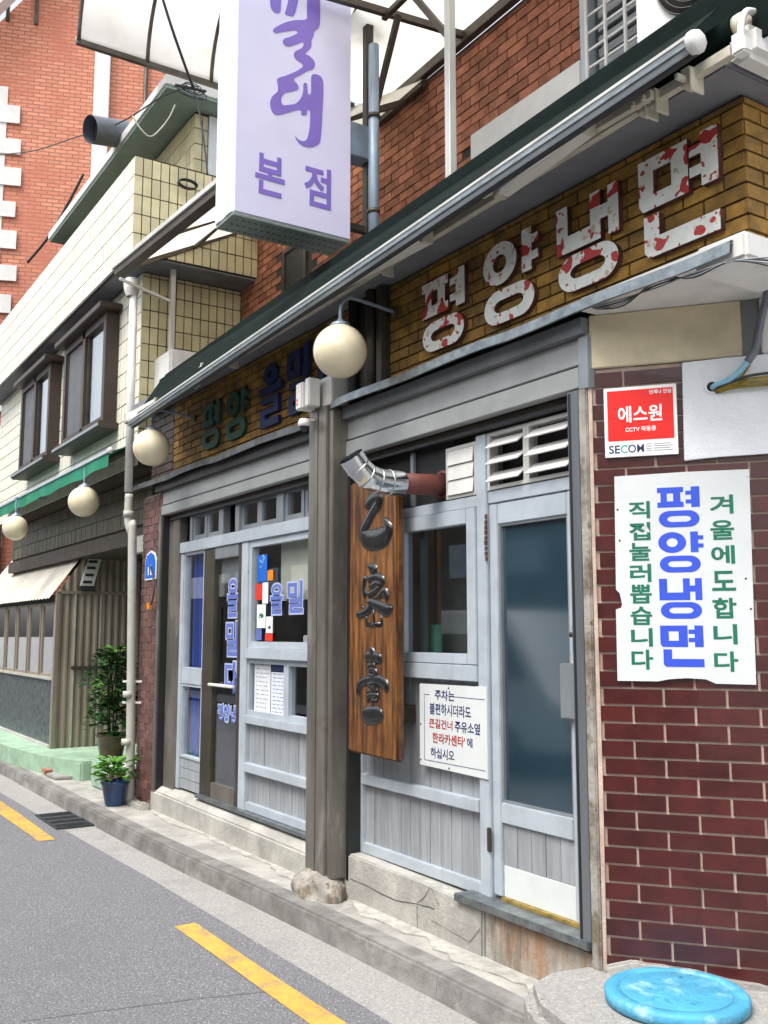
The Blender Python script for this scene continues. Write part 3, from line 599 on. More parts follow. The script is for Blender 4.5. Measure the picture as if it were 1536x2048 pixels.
# --- left bay
J = box('jamb', -8.95, -8.885, -.005, .1, .17, 2.74, 'brown_steel', B, .004); box('guide_slot', -8.883, -8.855, .01, .1, .17, 2.74, 'black', J); box('jamb_board', -8.853, -8.585, .07, .15, .17, 2.72, 'brown_steel', J, .005)
rail(-8.583, -8.505, .24, 2.34, nm='stile'); rail(-8.583, -5.71, 2.342, 2.44, y0=.075); rail(-7.235, -7.105, .24, 2.34, nm='mullion')
def sash(x0, x1, z0, z1, fw=.035, m='alu', y0=.095, nm='window', g='glass_dim', par=None):
    s = boxes(nm, [(x0, x0+fw, y0, .15, z0, z1), (x1-fw, x1, y0, .15, z0, z1), (x0+fw, x1-fw, y0, .15, z0, z0+fw), (x0+fw, x1-fw, y0, .15, z1-fw, z1)], m, par or B)
    box('glass_pane', x0+fw, x1-fw, .124, .129, z0+fw, z1-fw, g, s); return s
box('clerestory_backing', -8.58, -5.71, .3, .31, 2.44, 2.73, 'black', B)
for a, b in ((-8.38, -8.32), (-7.72, -7.62), (-7.38, -7.3), (-6.62, -6.5), (-5.9, -5.75)): rail(a, b, 2.442, 2.7, nm='clerestory_post', m='alu')
for a, b in ((-8.32, -8.02), (-8.018, -7.722), (-7.298, -6.96), (-6.958, -6.622), (-6.498, -6.2), (-6.198, -5.902)): sash(a, b, 2.445, 2.695, .04, y0=.1+random.uniform(0, .012))
# sidelight with blue curtain
sash(-8.503, -8.03, 1.29, 2.34, .02, 'alu_paint', g='glass'); rail(-8.503, -8.03, 1.165, 1.288); s2 = sash(-8.503, -8.03, .52, 1.163, .02, 'alu_paint', g='glass')
side = box('sidelight_panel', -8.503, -8.03, .14, .15, .24, .52, 'interior', B)
for k in range(3): box('panel_board', -8.503, -8.03, .105, .138, .25+k*.09, .335+k*.09, 'slat_paint', side)
def curtain(x0, x1, z0, z1, y):
    bm = bmesh.new(); n = 60; pr = None
    for k in range(n+1):
        xx = x0+(x1-x0)*k/n; yy = y+.022*math.sin(k*.95)+.01*math.sin(k*.37)
        q = (bm.verts.new((xx, yy, z0)), bm.verts.new((xx, yy, z1)))
        if pr: bm.faces.new((pr[0], q[0], q[1], pr[1])).smooth = True
        pr = q
    return finish('curtain', bm, 'curtain_blue')
tag(curtain(-8.5, -8.03, 26e-2, 2.33, .185), 'blue curtain hanging behind the narrow glass left of the sliding door', 'curtain')
cu2 = curtain(-6.33, -6.16, .95, 1.42, .22); tag(cu2, 'small blue curtain behind the low pane beside the posted menu sheets', 'curtain')
# sliding door
SD = box('sliding_door', -8.026, -7.79, .09, .14, .25, 2.34, 'dark_frame', B, .005)
box('door_stile', -7.3, -7.238, .09, .14, .25, 2.34, 'dark_frame', SD, .004); box('door_rail', -7.788, -7.302, .09, .14, .25, .385, 'brown_steel', SD, .004); box('door_rail', -7.788, -7.302, .09, .14, 2.24, 2.34, 'alu', SD, .004)
box('door_pane', -7.788, -7.302, .112, .118, .385, 2.24, 'glass', SD); box('rolled_blind', -7.79, -7.3, .15, .2, 2.03, 2.24, 'grey_flat', SD, .01)
box('push_bar', -7.8, -7.29, .05, .075, 1.175, 1.2, 'white_paint', SD, .006)
box('track', -8.0, -5.72, .04, .16, .236, .262, 'galvanised', B)
# window with posters
wl_ = sash(-7.103, -5.72, 1.5, 2.34, .05, 'alu_paint', g='glass'); rail(-7.103, -5.72, 1.42, 1.498, y0=.06)
sash(-7.103, -6.44, .985, 1.418, .035, 'alu_paint', g='glass'); sash(-6.438, -6.06, .985, 1.418, .04, 'alu_paint', g='glass'); sash(-6.058, -5.72, .985, 1.418, .04, 'alu_paint', g='glass')
rail(-7.103, -5.72, .92, .983, y0=.07); rail(-7.103, -5.72, .555, .62, y0=.065); rail(-7.103, -5.72, .263, .325)
sp2 = box('panel', -7.103, -5.72, .16, .17, .325, .92, 'interior', B); slats(-7.103, -5.72, .621, .919, 15, sp2); slats(-7.103, -5.72, .326, .554, 15, sp2)
box('roller_blind', -6.75, -5.72, .2, .21, 1.86, 2.3, 'blind', B); box('shelf', -7.1, -5.75, .17, .4, 1.44, 1.49, 'interior', B)
# --- tiled pier on the left
pier = box('pier', -9.41, -8.952, .012, .4, -.01, 2.95, 'pale_mortar', B)
masonry(pier, MF @ Matrix.Translation((0, -.05, 0)), -9.41, -8.954, .01, 2.945, .19, .0757, .0105, .009, 'pier_tile', 'glazed_tile', shift=.2)
prism('mortar_lump', [(-9.5, -.02), (-8.95, -.02), (-8.96, .06), (-9.1, .03), (-9.3, .05), (-9.48, .03)], -.1, .0, 'base_concrete', B, bev=.015)
# ================================================================== BRICK STOREY BEHIND THE ROOF TERRACE
U = thing('brick_building', 'red brick upper storey standing behind the roof of the restaurant', 'building', (-6, 2, 3.86))
uw = box('wall', -9.5, -3.0, 1.06, 3.6, 3.87, 6.02, 'dark_mortar', U)
WINS = [(-8.47, -7.98, 4.72, 5.42), (-6.05, -5.55, 4.62, 5.02)]
def in_win(a, b, z0, z1): return any(b > w0 and a < w1 and z1 > c0 and z0 < c1 for w0, w1, c0, c1 in WINS) or (b > -5.33 and 4.98 < z0+.03 < 5.26)
masonry(uw, Matrix.Translation((0, 1.06, 0)), -9.49, -4.2, 4.3, 6.0, .215, .0755, .011, .012, 'red_brick', 'brick', skip=in_win)
for w0, w1, c0, c1 in WINS:
    s = boxes('window', [(w0, w0+.04, 1.03, 1.06, c0, c1), (w1-.04, w1, 1.03, 1.06, c0, c1), (w0+.04, w1-.04, 1.03, 1.06, c0, c0+.04), (w0+.04, w1-.04, 1.03, 1.06, c1-.04, c1)], 'steel_brown', U)
    box('glass_pane', w0+.04, w1-.04, 1.048, 1.055, c0+.04, c1-.04, 'black', s)
box('white_lintel', -5.33, -4.2, .98, 1.06, 5.03, 5.225, 'white_paint', U, .005)
wf = boxes('grille_window', [(-4.19, -4.12, .98, 1.06, 4.3, 6.3), (-3.3, -3.22, .98, 1.06, 4.3, 6.3), (-4.12, -3.3, .98, 1.06, 6.2, 6.3)], 'alu_paint', U)
box('glass_pane', -4.12, -3.3, 1.04, 1.05, 4.3, 6.2, 'glass_dim', wf)
for k in range(22): box('window_louver', -4.05, -3.3, 1.0, 1.03, 4.4+k*.085, 4.45+k*.085, 'grey_flat', wf)
for k in range(5): box('grille_bar', -4.1+k*.16, -4.084+k*.16, .93, .945, 4.35, 6.2, 'white_paint', wf)
for k in range(16): box('grille_rail', -4.1, -3.32, .946, .958, 4.4+k*.115, 4.415+k*.115, 'white_paint', wf)
ac = thing('air_conditioner', 'white outdoor air conditioner unit beside the window grille above the awning', 'air conditioner', (-2.9, .5, 4.3))
acb = box('casing', -3.13, -2.3, .3, .62, 4.3, 5.3, 'white_paint', ac, .02)
lathe('fan_grille', [(.0, 0), (.28, 0), (.28, .012), (0, .012)], (-2.70, .298, 4.74), 'dark_frame', ac, 40, Matrix.Rotation(R(90), 4, 'X'))
for k in range(9): lathe('grille_ring', [(.05+.028*k, 0), (.055+.028*k, 0), (.055+.028*k, .006), (.05+.028*k, .006), (.05+.028*k, 0)], (-2.70, .286, 4.74), 'rubber', ac, 40, Matrix.Rotation(R(90), 4, 'X'))
for xx in (-3.08, -2.4): box('stand_leg', xx, xx+.05, .32, .6, 3.866, 4.3, 'steel_pale', ac)
# ================================================================== ROOF TERRACE CANOPY
K = thing('terrace_canopy', 'translucent plastic canopy on thin steel posts over the roof terrace', 'canopy', (-6.5, .3, 3.86))
quad('roof_sheet', [(-9.2, -.36, 5.19), (-5.95, -.28, 5.12), (-5.95, 1.04, 6.0), (-9.2, 1.04, 5.92)], .006, 'polycarbonate', K)
quad('roof_sheet', [(-5.44, -.3, 5.95), (-2.9, -.3, 5.95), (-2.9, 1.04, 6.1), (-5.44, 1.04, 6.08)], .006, 'polycarbonate', K)
quad('roof_sheet', [(-6.6, .12, 5.98), (-5.46, .12, 6.0), (-5.46, 1.04, 6.08), (-6.6, 1.04, 6.06)], .006, 'polycarbonate', K)
gt = bar('gutter', (-9.2, -.42, 5.18), (-5.9, -.3, 5.10), .1, .05, 'steel_pale', K); bar('gutter_underside', (-9.17, -.4, 5.12), (-5.9, -.28, 5.04), .1, .065, 'steel_brown', K)
bar('wall_rail', (-9.48, 1.0, 5.86), (-5.95, 1.0, 5.95), .05, .07, 'steel_brown', K); bar('wall_rail', (-6.9, 1.0, 6.03), (-2.9, 1.0, 6.06), .06, .1, 'steel_brown', K)
for xx in (-9.1, -8.2, -7.2, -6.2): bar('rafter', (xx, -.36, 5.15), (xx, 1.0, 5.91), .035, .05, 'steel_brown', K)
for xx in (-5.4, -4.75, -4.1, -3.5): bar('rafter', (xx, -.3, 5.92), (xx, 1.0, 6.05), .04, .055, 'steel_brown', K)
bar('purlin', (-5.44, .3, 5.96), (-2.9, .3, 5.97), .04, .04, 'steel_brown', K); bar('purlin', (-9.2, .35, 5.53), (-5.95, .35, 5.57), .035, .035, 'steel_brown', K)
P760 = W(762, 430, .3); P900 = W(902, 340, .3); P725 = W(727, 440, .3); P360 = W(361, 700, .3)
bar('post', (P900.x, .3, 3.866), (P900.x, .3, 5.95), .055, .055, 'steel_pale', K); bar('post', (P725.x, .34, 3.866), (P725.x, .34, 5.95), .05, .05, 'steel_brown', K)
bar('post', (P360.x, .2, 3.866), (P360.x, .2, 5.45), .05, .05, 'steel_pale', K); bar('brace', (P360.x, .2, 4.98), (P360.x-.05, -.34, 5.14), .03, .03, 'steel_pale', K)
bar('brace', (P900.x, .3, 5.38), (P900.x-.42, .3, 5.93), .04, .04, 'steel_brown', K); bar('brace', (P725.x, .34, 5.2), (P725.x+.4, .34, 5.93), .04, .04, 'steel_brown', K)
box('post_foot', P360.x-.35, P360.x+.25, .1, .42, 3.866, 4.42, 'white_paint', K, .02)
rp = thing('roof_drain_pipe', 'pale blue grey drain pipe standing on the roof beside the hanging sign', 'pipe', (P760.x, .26, 3.86))
tube('pipe', [(P760.x, .24, 3.866), (P760.x, .24, 5.75)], .037, 'steel_bluegrey', rp, 14)
for z in (4.5, 5.2): lathe('pipe_clip', [(.038, 0), (.045, 0), (.045, .03), (.038, .03), (.038, 0)], (P760.x, .24, z), 'dark_frame', rp, 14)
# ================================================================== DARK GREEN AWNING ABOVE THE SHOP
AW = thing('awning', 'long dark green roll up awning along the restaurant roof edge', 'awning', (-5.3, -.3, 3.86))
def awz(x): return 3.755+(x+2.2)*.041             # the bar hangs a little lower towards the far end
a0, a1 = Vector((-2.19, -.43, awz(-2.19))), Vector((-8.55, -.43, awz(-8.55)))
tube('front_bar', [a0, a1], .026, 'alu_paint', AW, 10)
for dy, dz, wx, wz, mm in ((-.028, .022, .012, .014, 'steel_pale'), (-.03, -.012, .014, .012, 'galvanised'), (.0, .036, .02, .014, 'canvas'), (.012, -.03, .02, .018, 'rubber')): bar('bar_profile', a0+Vector((0, dy, dz)), a1+Vector((0, dy, dz)), wx, wz, mm, AW)
lathe('end_cap', [(0, 0), (.042, 0), (.045, .01), (.045, .03), (.038, .04), (0, .04)], a0+Vector((-.01, -.005, 0)), 'white_paint', AW, 8, Matrix.Rotation(R(90), 4, 'Y'))
rz0, rz1 = 3.955, 3.93
tube('roller', [(-2.24, -.11, rz0), (-8.6, -.11, rz1)], .055, 'canvas', AW, 14); lathe('roller_end', [(0, 0), (.05, 0), (.05, .03), (.03, .03), (.03, .05), (0, .05)], (-2.235, -.11, rz0), 'beige_plastic', AW, 20, Matrix.Rotation(R(90), 4, 'Y'))
quad('canvas', [(-2.28, -.16, 4.05), (-8.6, -.16, 3.93), (-8.5, -.425, awz(-8.5)+.035), (-2.28, -.425, awz(-2.28)+.035)], .004, 'canvas', AW)
quad('hood', [(-8.7, -.09, 3.868), (-1.8, -.09, 3.868), (-1.8, -.06, 4.225), (-8.7, -.06, 4.04)], .012, 'canvas', AW)
bm = bmesh.new(); atube(bm, smooth_path([(-2.165, -.11, 3.985), (-2.16, -.165, 3.96), (-2.16, -.195, 3.9), (-2.16, -.2, 3.83)], 4), .014, 8); finish('end_bracket', bm, 'white_paint', AW)
box('bracket_foot', -2.19, -2.13, -.225, -.17, 3.775, 3.84, 'white_paint', AW, .008)
bar('torsion_bar', (-2.2, -.2, 3.81), (-8.7, -.2, 3.69), .035, .045, 'beige_plastic', AW)
for px, py in ((1380, 180), (1310, 195), (770, 545), (465, 715), (1290, 215)):
    xx = W(px, py, -.2).x
    bm = bmesh.new(); zz = 3.81+(xx+2.2)*.0185; abox(bm, xx-.022, xx+.022, -.228, -.165, zz-.045, zz+.035); abox(bm, xx+.028, xx+.04, -.24, -.162, zz-.08, zz+.02); abox(bm, xx-.01, xx+.01, -.28, -.228, zz-.03, zz-.005)
    bmesh.ops.bevel(bm, geom=bm.edges[:], offset=.004, segments=1, affect='EDGES'); finish('wall_bracket', bm, 'beige_plastic', AW)
def arm(x0, x1):
    el = ((x0+x1)/2, -.36, 3.735)
    bar('folding_arm', (x0, -.25, 3.80+(x0+2.2)*.0185), (x1, -.3, 3.79+(x1+2.2)*.0185), .03, .04, 'beige_plastic', AW)
arm(-2.55, -3.6); arm(-7.3, -6.3)
# --- tube lamps hung under it
def tube_lamp(label, pa, pb, Y, gr='tube lamps under the awning'):
    a = W(*pa, Y); b = W(*pb, Y); z = (a.z+b.z)/2; t = thing('tube_lamp', label, 'lamp', ((a.x+b.x)/2, Y, z), gr)
    bar('lamp_body', (a.x, Y, a.z), (b.x, Y, b.z), .075, .08, 'lamp_plastic', t)
    d = (b-a).normalized()
    tube('lamp_tube', [a+Vector((0, -.03, -.025))+d*.03, b+Vector((0, -.03, -.025))-d*.03], .013, 'white_flat', t, 10)
    for q, s in ((a, 1), (b, -1)):
        M = Matrix.Translation(q); box('end_socket', -.014, .014, -.045, .025, -.05, .045, 'beige_plastic', t, .004, M=M)
    mid = (a+b)/2
    for k in (.25, .75):
        q = a.lerp(b, k); bar('hanger', q+Vector((0, 0, .03)), (q.x, -.2, 3.80+(q.x+2.2)*.0185), .012, .006, 'dark_frame', t)
tube_lamp('white tube lamp under the awning above the last two rusty letters', (1003, 378), (1180, 248), -.3)
tube_lamp('white tube lamp under the awning right above the globe lamp on the post', (684, 562), (856, 470), -.3)
tube_lamp('short white tube lamp under the awning above the green letters', (388, 765), (412, 738), -.3)
tube_lamp('white tube lamp at the far end of the awning by the drain pipe', (258, 838), (318, 806), -.34)
# ================================================================== GLOBE LAMPS
def globe(label, x, y, z, wy, wx=None, r=.162, hang=False):
    t = thing('globe_lamp', label, 'lamp', (x, y, z-r), 'globe lamps along the fronts')
    prof = [(r*math.sin(R(a)), -r*math.cos(R(a))) for a in range(0, 161, 8)]+[(r*.33, r*.96)]
    lathe('globe', prof, (x, y, z), 'globe', t, 40)
    lathe('cap', [(.0, .2), (.016, .2), (.02, .185), (.045, .175), (.058, .165), (.06, .15), (.055, .148)], (x, y, z+r-.162), 'steel_bluegrey', t, 24)
    for k in range(3): box('cap_screw', -.004, .004, -.004, .004, -.004, .006, 'galvanised', t, M=Matrix.Translation((x+.062*math.cos(k*2.1), y+.062*math.sin(k*2.1), z+r-.004)))
    if hang: tube('arm', [(x, y, z+r+.03), (x, y, z+r+.2), (x, y+.04, z+r+.24), (x, wy, z+r+.25)], .011, 'steel_bluegrey', t, 8, 4)
    else: tube('arm', [(x, y, z+r+.03), (x, y+.005, z+r+.12), (x, y+.05, z+r+.17), (x, y+.12, z+r+.18), (x, wy, z+r+.15)], .011, 'steel_bluegrey', t, 8, 4)
    lathe('wall_plate', [(0, 0), (.035, 0), (.035, .012), (0, .012)], (x, wy, z+r+(.25 if hang else .15)), 'dark_frame', t, 16, Matrix.Rotation(R(90), 4, 'X'))
globe('large globe lamp in front of the post between the two shop bays', -4.905, -.35, 3.285, .04)
globe('globe lamp at the far end of the restaurant front by the tiled pier', -8.21, -.35, 3.235, .048)
globe('globe lamp hanging under the green awning near the drain pipe', -10.29, -.35, 2.99, .2, hang=True)
globe('globe lamp cut off by the left edge of the picture', -13.2, -.42, 2.97, .2, hang=True)
# ================================================================== RAISED LETTERS ON THE BRICK BAND
def letter(label, key, rect, m, y=.05, depth=.03, gr=None):
    t = thing('sign_letter', label, 'sign letter', ((rect[0]+rect[2])/2, y, rect[1]), gr)
    for k, rings in enumerate(GLYPH[key]): ring_letter(rings, rect, front(y-.001*k), m, t, depth, 'letter_piece')
RL = ('rust_letter', 'rust_side')
letter('rusty white Korean letter 평, first of four on the yellow brick', 'pyeong', (-4.58, 3.235, -4.165, 3.66), RL, gr='rusty white letters')
letter('rusty white Korean letter 양, second of four on the yellow brick', 'yang', (-4.0, 3.235, -3.58, 3.68), RL, gr='rusty white letters')
letter('rusty white Korean letter 냉, third of four on the yellow brick', 'naeng', (-3.42, 3.245, -3.008, 3.685), RL, gr='rusty white letters')
letter('rusty white Korean letter 면, last of four on the yellow brick', 'myeon', (-2.885, 3.25, -2.455, 3.705), RL, gr='rusty white letters')
letter('faded green Korean letter 평 on the far brick band', 'pyeong', (-7.97, 3.195, -7.59, 3.6), 'green_letter', gr='faded letters on the far band')
letter('faded green Korean letter 양 beside the blue letters', 'yang', (-7.46, 3.195, -7.06, 3.6), 'green_letter', gr='faded letters on the far band')
letter('dark blue Korean letter 을, first of the blue letters', 'eul', (-6.82, 3.185, -6.43, 3.67), 'blue_letter', gr='faded letters on the far band')
letter('dark blue Korean letter 밀, left of the post', 'mil', (-6.34, 3.2, -5.98, 3.69), 'blue_letter', gr='faded letters on the far band')
letter('dark blue Korean letter 대, mostly hidden behind the large globe lamp', 'dae', (-5.86, 3.185, -5.46, 3.66), 'blue_letter', gr='faded letters on the far band')
# ================================================================== PURPLE BLADE SIGN
SX, SY0, SY1, SZ0, SZ1 = -5.5, -.8, .075, 4.275, 7.0
S = thing('blade_sign', 'tall white box sign with purple Korean brush lettering sticking out over the street', 'sign', (SX, -.35, SZ0))
box('sign_box', SX-.29, SX-.006, SY0, SY1, SZ0, SZ1, 'sign_frame', S, .01); fc = box('sign_face', SX-.006, SX+.002, SY0+.012, SY1-.012, SZ0+.012, SZ1-.012, 'sign_face', S)
boxes('side_trim', [(SX-.27, SX-.2, SY0-.006, SY0, SZ0+.01, SZ1), (SX-.12, SX-.04, SY0-.006, SY0, SZ0+.01, SZ1)], 'sign_frame', S)
us = box('under_panel', SX-.285, SX-.012, SY0+.006, SY1-.006, SZ0-.012, SZ0-.001, 'sign_under', S)
for r in range(3):
    for k in range(19): box('vent_slot', SX-.24+r*.085, SX-.232+r*.085, SY0+.05+k*.043, SY0+.07+k*.043, SZ0-.014, SZ0-.0125, 'rubber', us)
MSG = frame((SX, 0, 0), (0, 1, 0), (1, 0, 0))
def sp(zx, zy):
    p = XS(400+zx/2.954, zy/2.954, SX); return (p.y, p.z)
def sign_poly(pts, parent, m, name='brush_stroke', z=.003):
    c = bpy.data.curves.new('r', 'CURVE'); c.dimensions = '2D'; c.fill_mode = 'BOTH'; c.extrude = .0015
    q = smooth_path([Vector((*sp(*p), 0)) for p in pts+[pts[0]]], 3)[:-1]
    s = c.splines.new('POLY'); s.points.add(len(q)-1); s.use_cyclic_u = True
    for a, b in zip(s.points, q): a.co = (b.x, b.y, 0, 1)
    me = curve_mesh(c)
    for v in me.vertices: v.co = MSG @ Vector((v.co.x, v.co.y, v.co.z+z))
    me.name = name; me.materials.append(MATS[m]); return link(bpy.data.objects.new(name, me), parent)
sign_poly([(632, -190), (705, -195), (707, 0), (706, 150), (675, 185), (668, 220), (657, 240), (655, 280), (622, 318), (645, 332), (672, 360), (678, 387), (665, 410), (638, 418), (600, 440), (552, 468), (575, 500), (580, 526), (550, 540), (503, 550), (483, 570), (478, 600), (490, 622), (522, 621), (565, 612), (595, 580), (608, 540), (610, 500), (620, 490), (632, 503), (636, 555), (654, 550), (655, 475), (660, 443), (682, 440), (710, 451), (725, 482), (727, 560), (720, 700), (710, 828), (690, 858), (650, 872), (610, 864), (577, 838), (560, 806), (582, 826), (607, 835), (630, 823), (644, 770), (650, 700), (648, 656), (635, 652), (625, 680), (598, 680), (597, 656), (575, 651), (540, 660), (490, 675), (450, 680), (425, 660), (412, 612), (426, 570), (458, 540), (457, 500), (456, 466), (500, 450), (560, 425), (600, 400), (604, 380), (565, 350), (553, 325), (562, 304), (600, 284), (611, 262), (603, 250), (570, 262), (530, 275), (501, 270), (488, 250), (496, 230), (530, 219), (570, 200), (574, 188), (558, 180), (480, 191), (446, 196), (431, 184), (441, 165), (500, 135), (560, 120), (624, 115), (630, 60)], fc, 'purple')
sign_poly([(410, -60), (478, -60), (476, 30), (474, 68), (455, 80), (430, 66), (414, 30)], fc, 'purple'); sign_poly([(525, -60), (585, -60), (575, 20), (556, 88), (534, 96), (501, 84), (508, 55), (518, 10)], fc, 'purple')
def sbox(z0, y0, z1, y1):
    a = sp((z0+z1)/2, y0); b = sp((z0+z1)/2, y1); l = sp(z0, (y0+y1)/2); r = sp(z1, (y0+y1)/2); return (l[0], b[1], r[0], a[1])
text('본', sbox(325, 918, 500, 1158), MSG, 'purple', fc, .022, .003, z=.002); text('점', sbox(614, 985, 772, 1225), MSG, 'purple', fc, .022, .003, z=.002)
text('을', (-.57, 6.15, -.2, 6.75), MSG, 'purple', fc, .03, .003, z=.002)
br_ = box('sign_bracket', SX-.22, SX-.08, SY1, .36, 4.95, 5.2, 'steel_bluegrey', S, .006); bar('bracket_arm', (SX-.15, SY1-.02, 4.45), (SX-.15, .34, 4.45), .05, .05, 'steel_brown', S); bar('bracket_post', (SX-.15, .3, 3.866), (SX-.15, .3, 6.5), .06, .06, 'dark_frame', S)
# ================================================================== CARVED WOODEN BOARD
WB = thing('wooden_sign', 'tall brown wooden board with three carved black Chinese characters', 'sign', (-5.01, -.03, .89))
prism('board', [(-5.295, .895), (-4.735, .885), (-4.74, 2.56), (-5.285, 2.56)], -.055, -.005, 'sign_wood', WB, bev=.012)
box('mounting_block', -5.2, -5.1, -.005, .112, 2.42, 2.5, 'dark_frame', WB); box('mounting_block', -4.9, -4.8, -.005, .112, 1.1, 1.2, 'dark_frame', WB)
def wp(zx, zy): p = W(690+zx/3.593, 960+zy/3.593, -.055); return (p.x, p.z)
def bs(*st): return [[(*wp(x, y), w_*.00142*1.6) for x, y, w_ in s] for s in st]
MW = front(-.054)
brush('carved_character', bs([(150, 195, 8), (190, 150, 22), (235, 130, 25), (240, 165, 20), (205, 225, 16), (165, 300, 18), (135, 370, 22), (160, 425, 28), (220, 430, 30), (280, 405, 30), (312, 350, 22), (290, 265, 3)]), MW, 'carved_black', WB, .018)
brush('carved_character', bs([(170, 610, 4), (200, 640, 18), (225, 670, 16)], [(150, 690, 8), (140, 770, 10), (150, 840, 12)], [(165, 715, 8), (220, 700, 14), (270, 720, 13), (262, 750, 8)], [(180, 770, 6), (230, 745, 12), (262, 760, 8)], [(165, 830, 7), (215, 800, 9), (250, 770, 7)], [(240, 850, 6), (285, 800, 14), (305, 860, 10)], [(205, 860, 6), (260, 825, 8)], [(85, 970, 9), (150, 950, 13), (190, 900, 12), (165, 870, 8)], [(165, 870, 12), (240, 905, 15), (300, 935, 18), (345, 915, 5)], [(155, 960, 9), (155, 1045, 12)], [(155, 1040, 12), (260, 1040, 14)], [(262, 960, 9), (265, 1045, 12)], [(205, 915, 7), (208, 1030, 9)], [(120, 900, 8), (140, 930, 8)]), MW, 'carved_black', WB, .016)
brush('carved_character', bs([(190, 1200, 6), (200, 1250, 15), (198, 1330, 12)], [(145, 1265, 13), (210, 1275, 17), (265, 1285, 12)], [(165, 1340, 10), (210, 1335, 12), (225, 1330, 6)], [(175, 1375, 8), (205, 1362, 9), (228, 1385, 8), (205, 1412, 8), (176, 1395, 7)], [(95, 1540, 8), (110, 1470, 12), (160, 1440, 12), (230, 1435, 14), (290, 1470, 16), (300, 1520, 10)], [(165, 1475, 9), (230, 1465, 11), (190, 1520, 9)], [(165, 1530, 8), (240, 1510, 10)], [(160, 1560, 9), (200, 1545, 8), (245, 1555, 9)], [(165, 1590, 8), (235, 1585, 9)], [(200, 1550, 8), (200, 1640, 9)], [(130, 1670, 14), (160, 1690, 24), (230, 1690, 24), (275, 1680, 12)]), MW, 'carved_black', WB, .016)
# ================================================================== NOTICE PLATE
N = thing('parking_notice', 'white notice plate with blue and red Korean handwriting under the window', 'notice', (-4.4, .07, .87))
prism('plate', [(-4.70, .872), (-4.083, .862), (-4.085, 1.335), (-4.70, 1.328)], .074, .082, 'enamel_white', N)
MN = front(.0735)
def nbox(x0, y0, x1, y1):
    k = 1536/180; p = lambda a, b: W(820+a/k, 1340+b/k, .0735)
    return (p(x0, (y0+y1)/2).x, p((x0+x1)/2, y1).z, p(x1, (y0+y1)/2).x, p((x0+x1)/2, y0).z)
text('주차는', nbox(425, 345, 760, 520), MN, 'letter_navy', N, .014, .001); text('불편하시더라도', nbox(335, 590, 1040, 790), MN, 'letter_navy', N, .012, .001)
text('큰길건너', nbox(325, 845, 725, 1005), MN, 'letter_red', N, .014, .001); text('주유소옆', nbox(765, 890, 1195, 1085), MN, 'letter_navy', N, .014, .001)
text("한라카센타'", nbox(385, 1100, 935, 1280), MN, 'letter_red', N, .018, .001); text('에', nbox(975, 1165, 1065, 1325), MN, 'letter_navy', N, .014, .001); text('하십시오', nbox(355, 1345, 755, 1520), MN, 'letter_navy', N, .014, .001)
boxes('border_line', [(-4.655, -4.6, .0728, .0738, 1.268, 1.271), (-4.405, -4.1, .0728, .0738, 1.268, 1.271), (-4.655, -4.652, .0728, .0738, .905, 1.268), (-4.655, -4.1, .0728, .0738, .902, .905)], 'letter_navy', N)
for xx, zz in ((-4.69, 1.1), (-4.69, .9), (-4.42, 1.315), (-4.42, .88)): lathe('screw', [(0, 0), (.006, 0), (.004, .003), (0, .004)], (xx, .074, zz), 'dark_frame', N, 10, Matrix.Rotation(R(90), 4, 'X'))
# ================================================================== SIGNS ON THE CHAMFERED CORNER
CN = Vector((math.sin(CH), -math.cos(CH), 0)); CU = Vector((math.cos(CH), math.sin(CH), 0)); C0 = Vector((-3.2, 0, 0))
def cf(d): return frame(C0+CN*d, CU, CN)
WS = thing('menu_sign', 'chipped white enamel sign with blue and green Korean letters on the red tiles', 'sign', C0+CU*.38+Vector((0, 0, 1.41)))
prism('plate', [(.088, 1.408), (.26, 1.408), (.31, 1.418), (.38, 1.424), (.46, 1.42), (.5, 1.402), (.662, 1.4), (.668, 1.9), (.674, 2.325), (.4, 2.327), (.1, 2.322), (.093, 1.81), (.108, 1.795), (.118, 1.745), (.113, 1.73), (.09, 1.722)], -.009, -.001, 'enamel_white', WS, M=MC)
def cm(zx, zy): return .095+(zx-285-(zy-215)*.012)/1100*.572, 2.328-(zy-180)/1700*.918
MS = cf(.009)
def col(chars, x0, x1, ys, m, bold):
    for ch, (a, b) in zip(chars, ys):
        u0, v1 = cm(x0, a); u1, v0 = cm(x1, b); text(ch, (u0, v0, u1, v1), MS, m, WS, bold, .001)
col('겨울에도합니다', 1075, 1265, [(385, 540), (590, 750), (795, 945), (1000, 1160), (1215, 1380), (1425, 1585), (1640, 1800)], 'letter_green', .026)
col('직접눌러뽑습니다', 410, 590, [(410, 555), (585, 735), (755, 905), (930, 1080), (1100, 1255), (1280, 1430), (1455, 1605), (1630, 1790)], 'letter_green', .026)
for key, a, b in (('pyeong', 305, 635), ('yang', 675, 1005), ('naeng', 1055, 1380), ('myeon', 1435, 1765)):
    u0, v1 = cm(650, a); u1, v0 = cm(1000, b)
    for k, rings in enumerate(GLYPH[key]): ring_letter(rings, (u0, v0, u1, v1), MS, 'letter_blue', WS, .001, 'lettering', z=.0002*k)
for a, b in ((.11, 2.17), (.115, 2.03), (.655, 1.72), (.64, 1.85)): lathe('rust_nail', [(0, 0), (.005, 0), (.003, .002), (0, .003)], C0+CU*a+CN*.009+Vector((0, 0, b)), 'rust_side', WS, 8, Matrix.Rotation(CH, 4, 'Z') @ Matrix.Rotation(R(90), 4, 'X'))
SE = thing('security_sign', 'red and white security camera sign on the tiles beside the white panel', 'sign', C0+CU*.22+Vector((0, 0, 2.41)))
box('plate', .063, .383, -.012, -.001, 2.409, 2.731, 'white_flat', SE, .002, M=MC); rd = box('red_field', .078, .368, -.0132, -.0122, 2.483, 2.716, 'red_sign', SE, M=MC)
ME = cf(.0134)
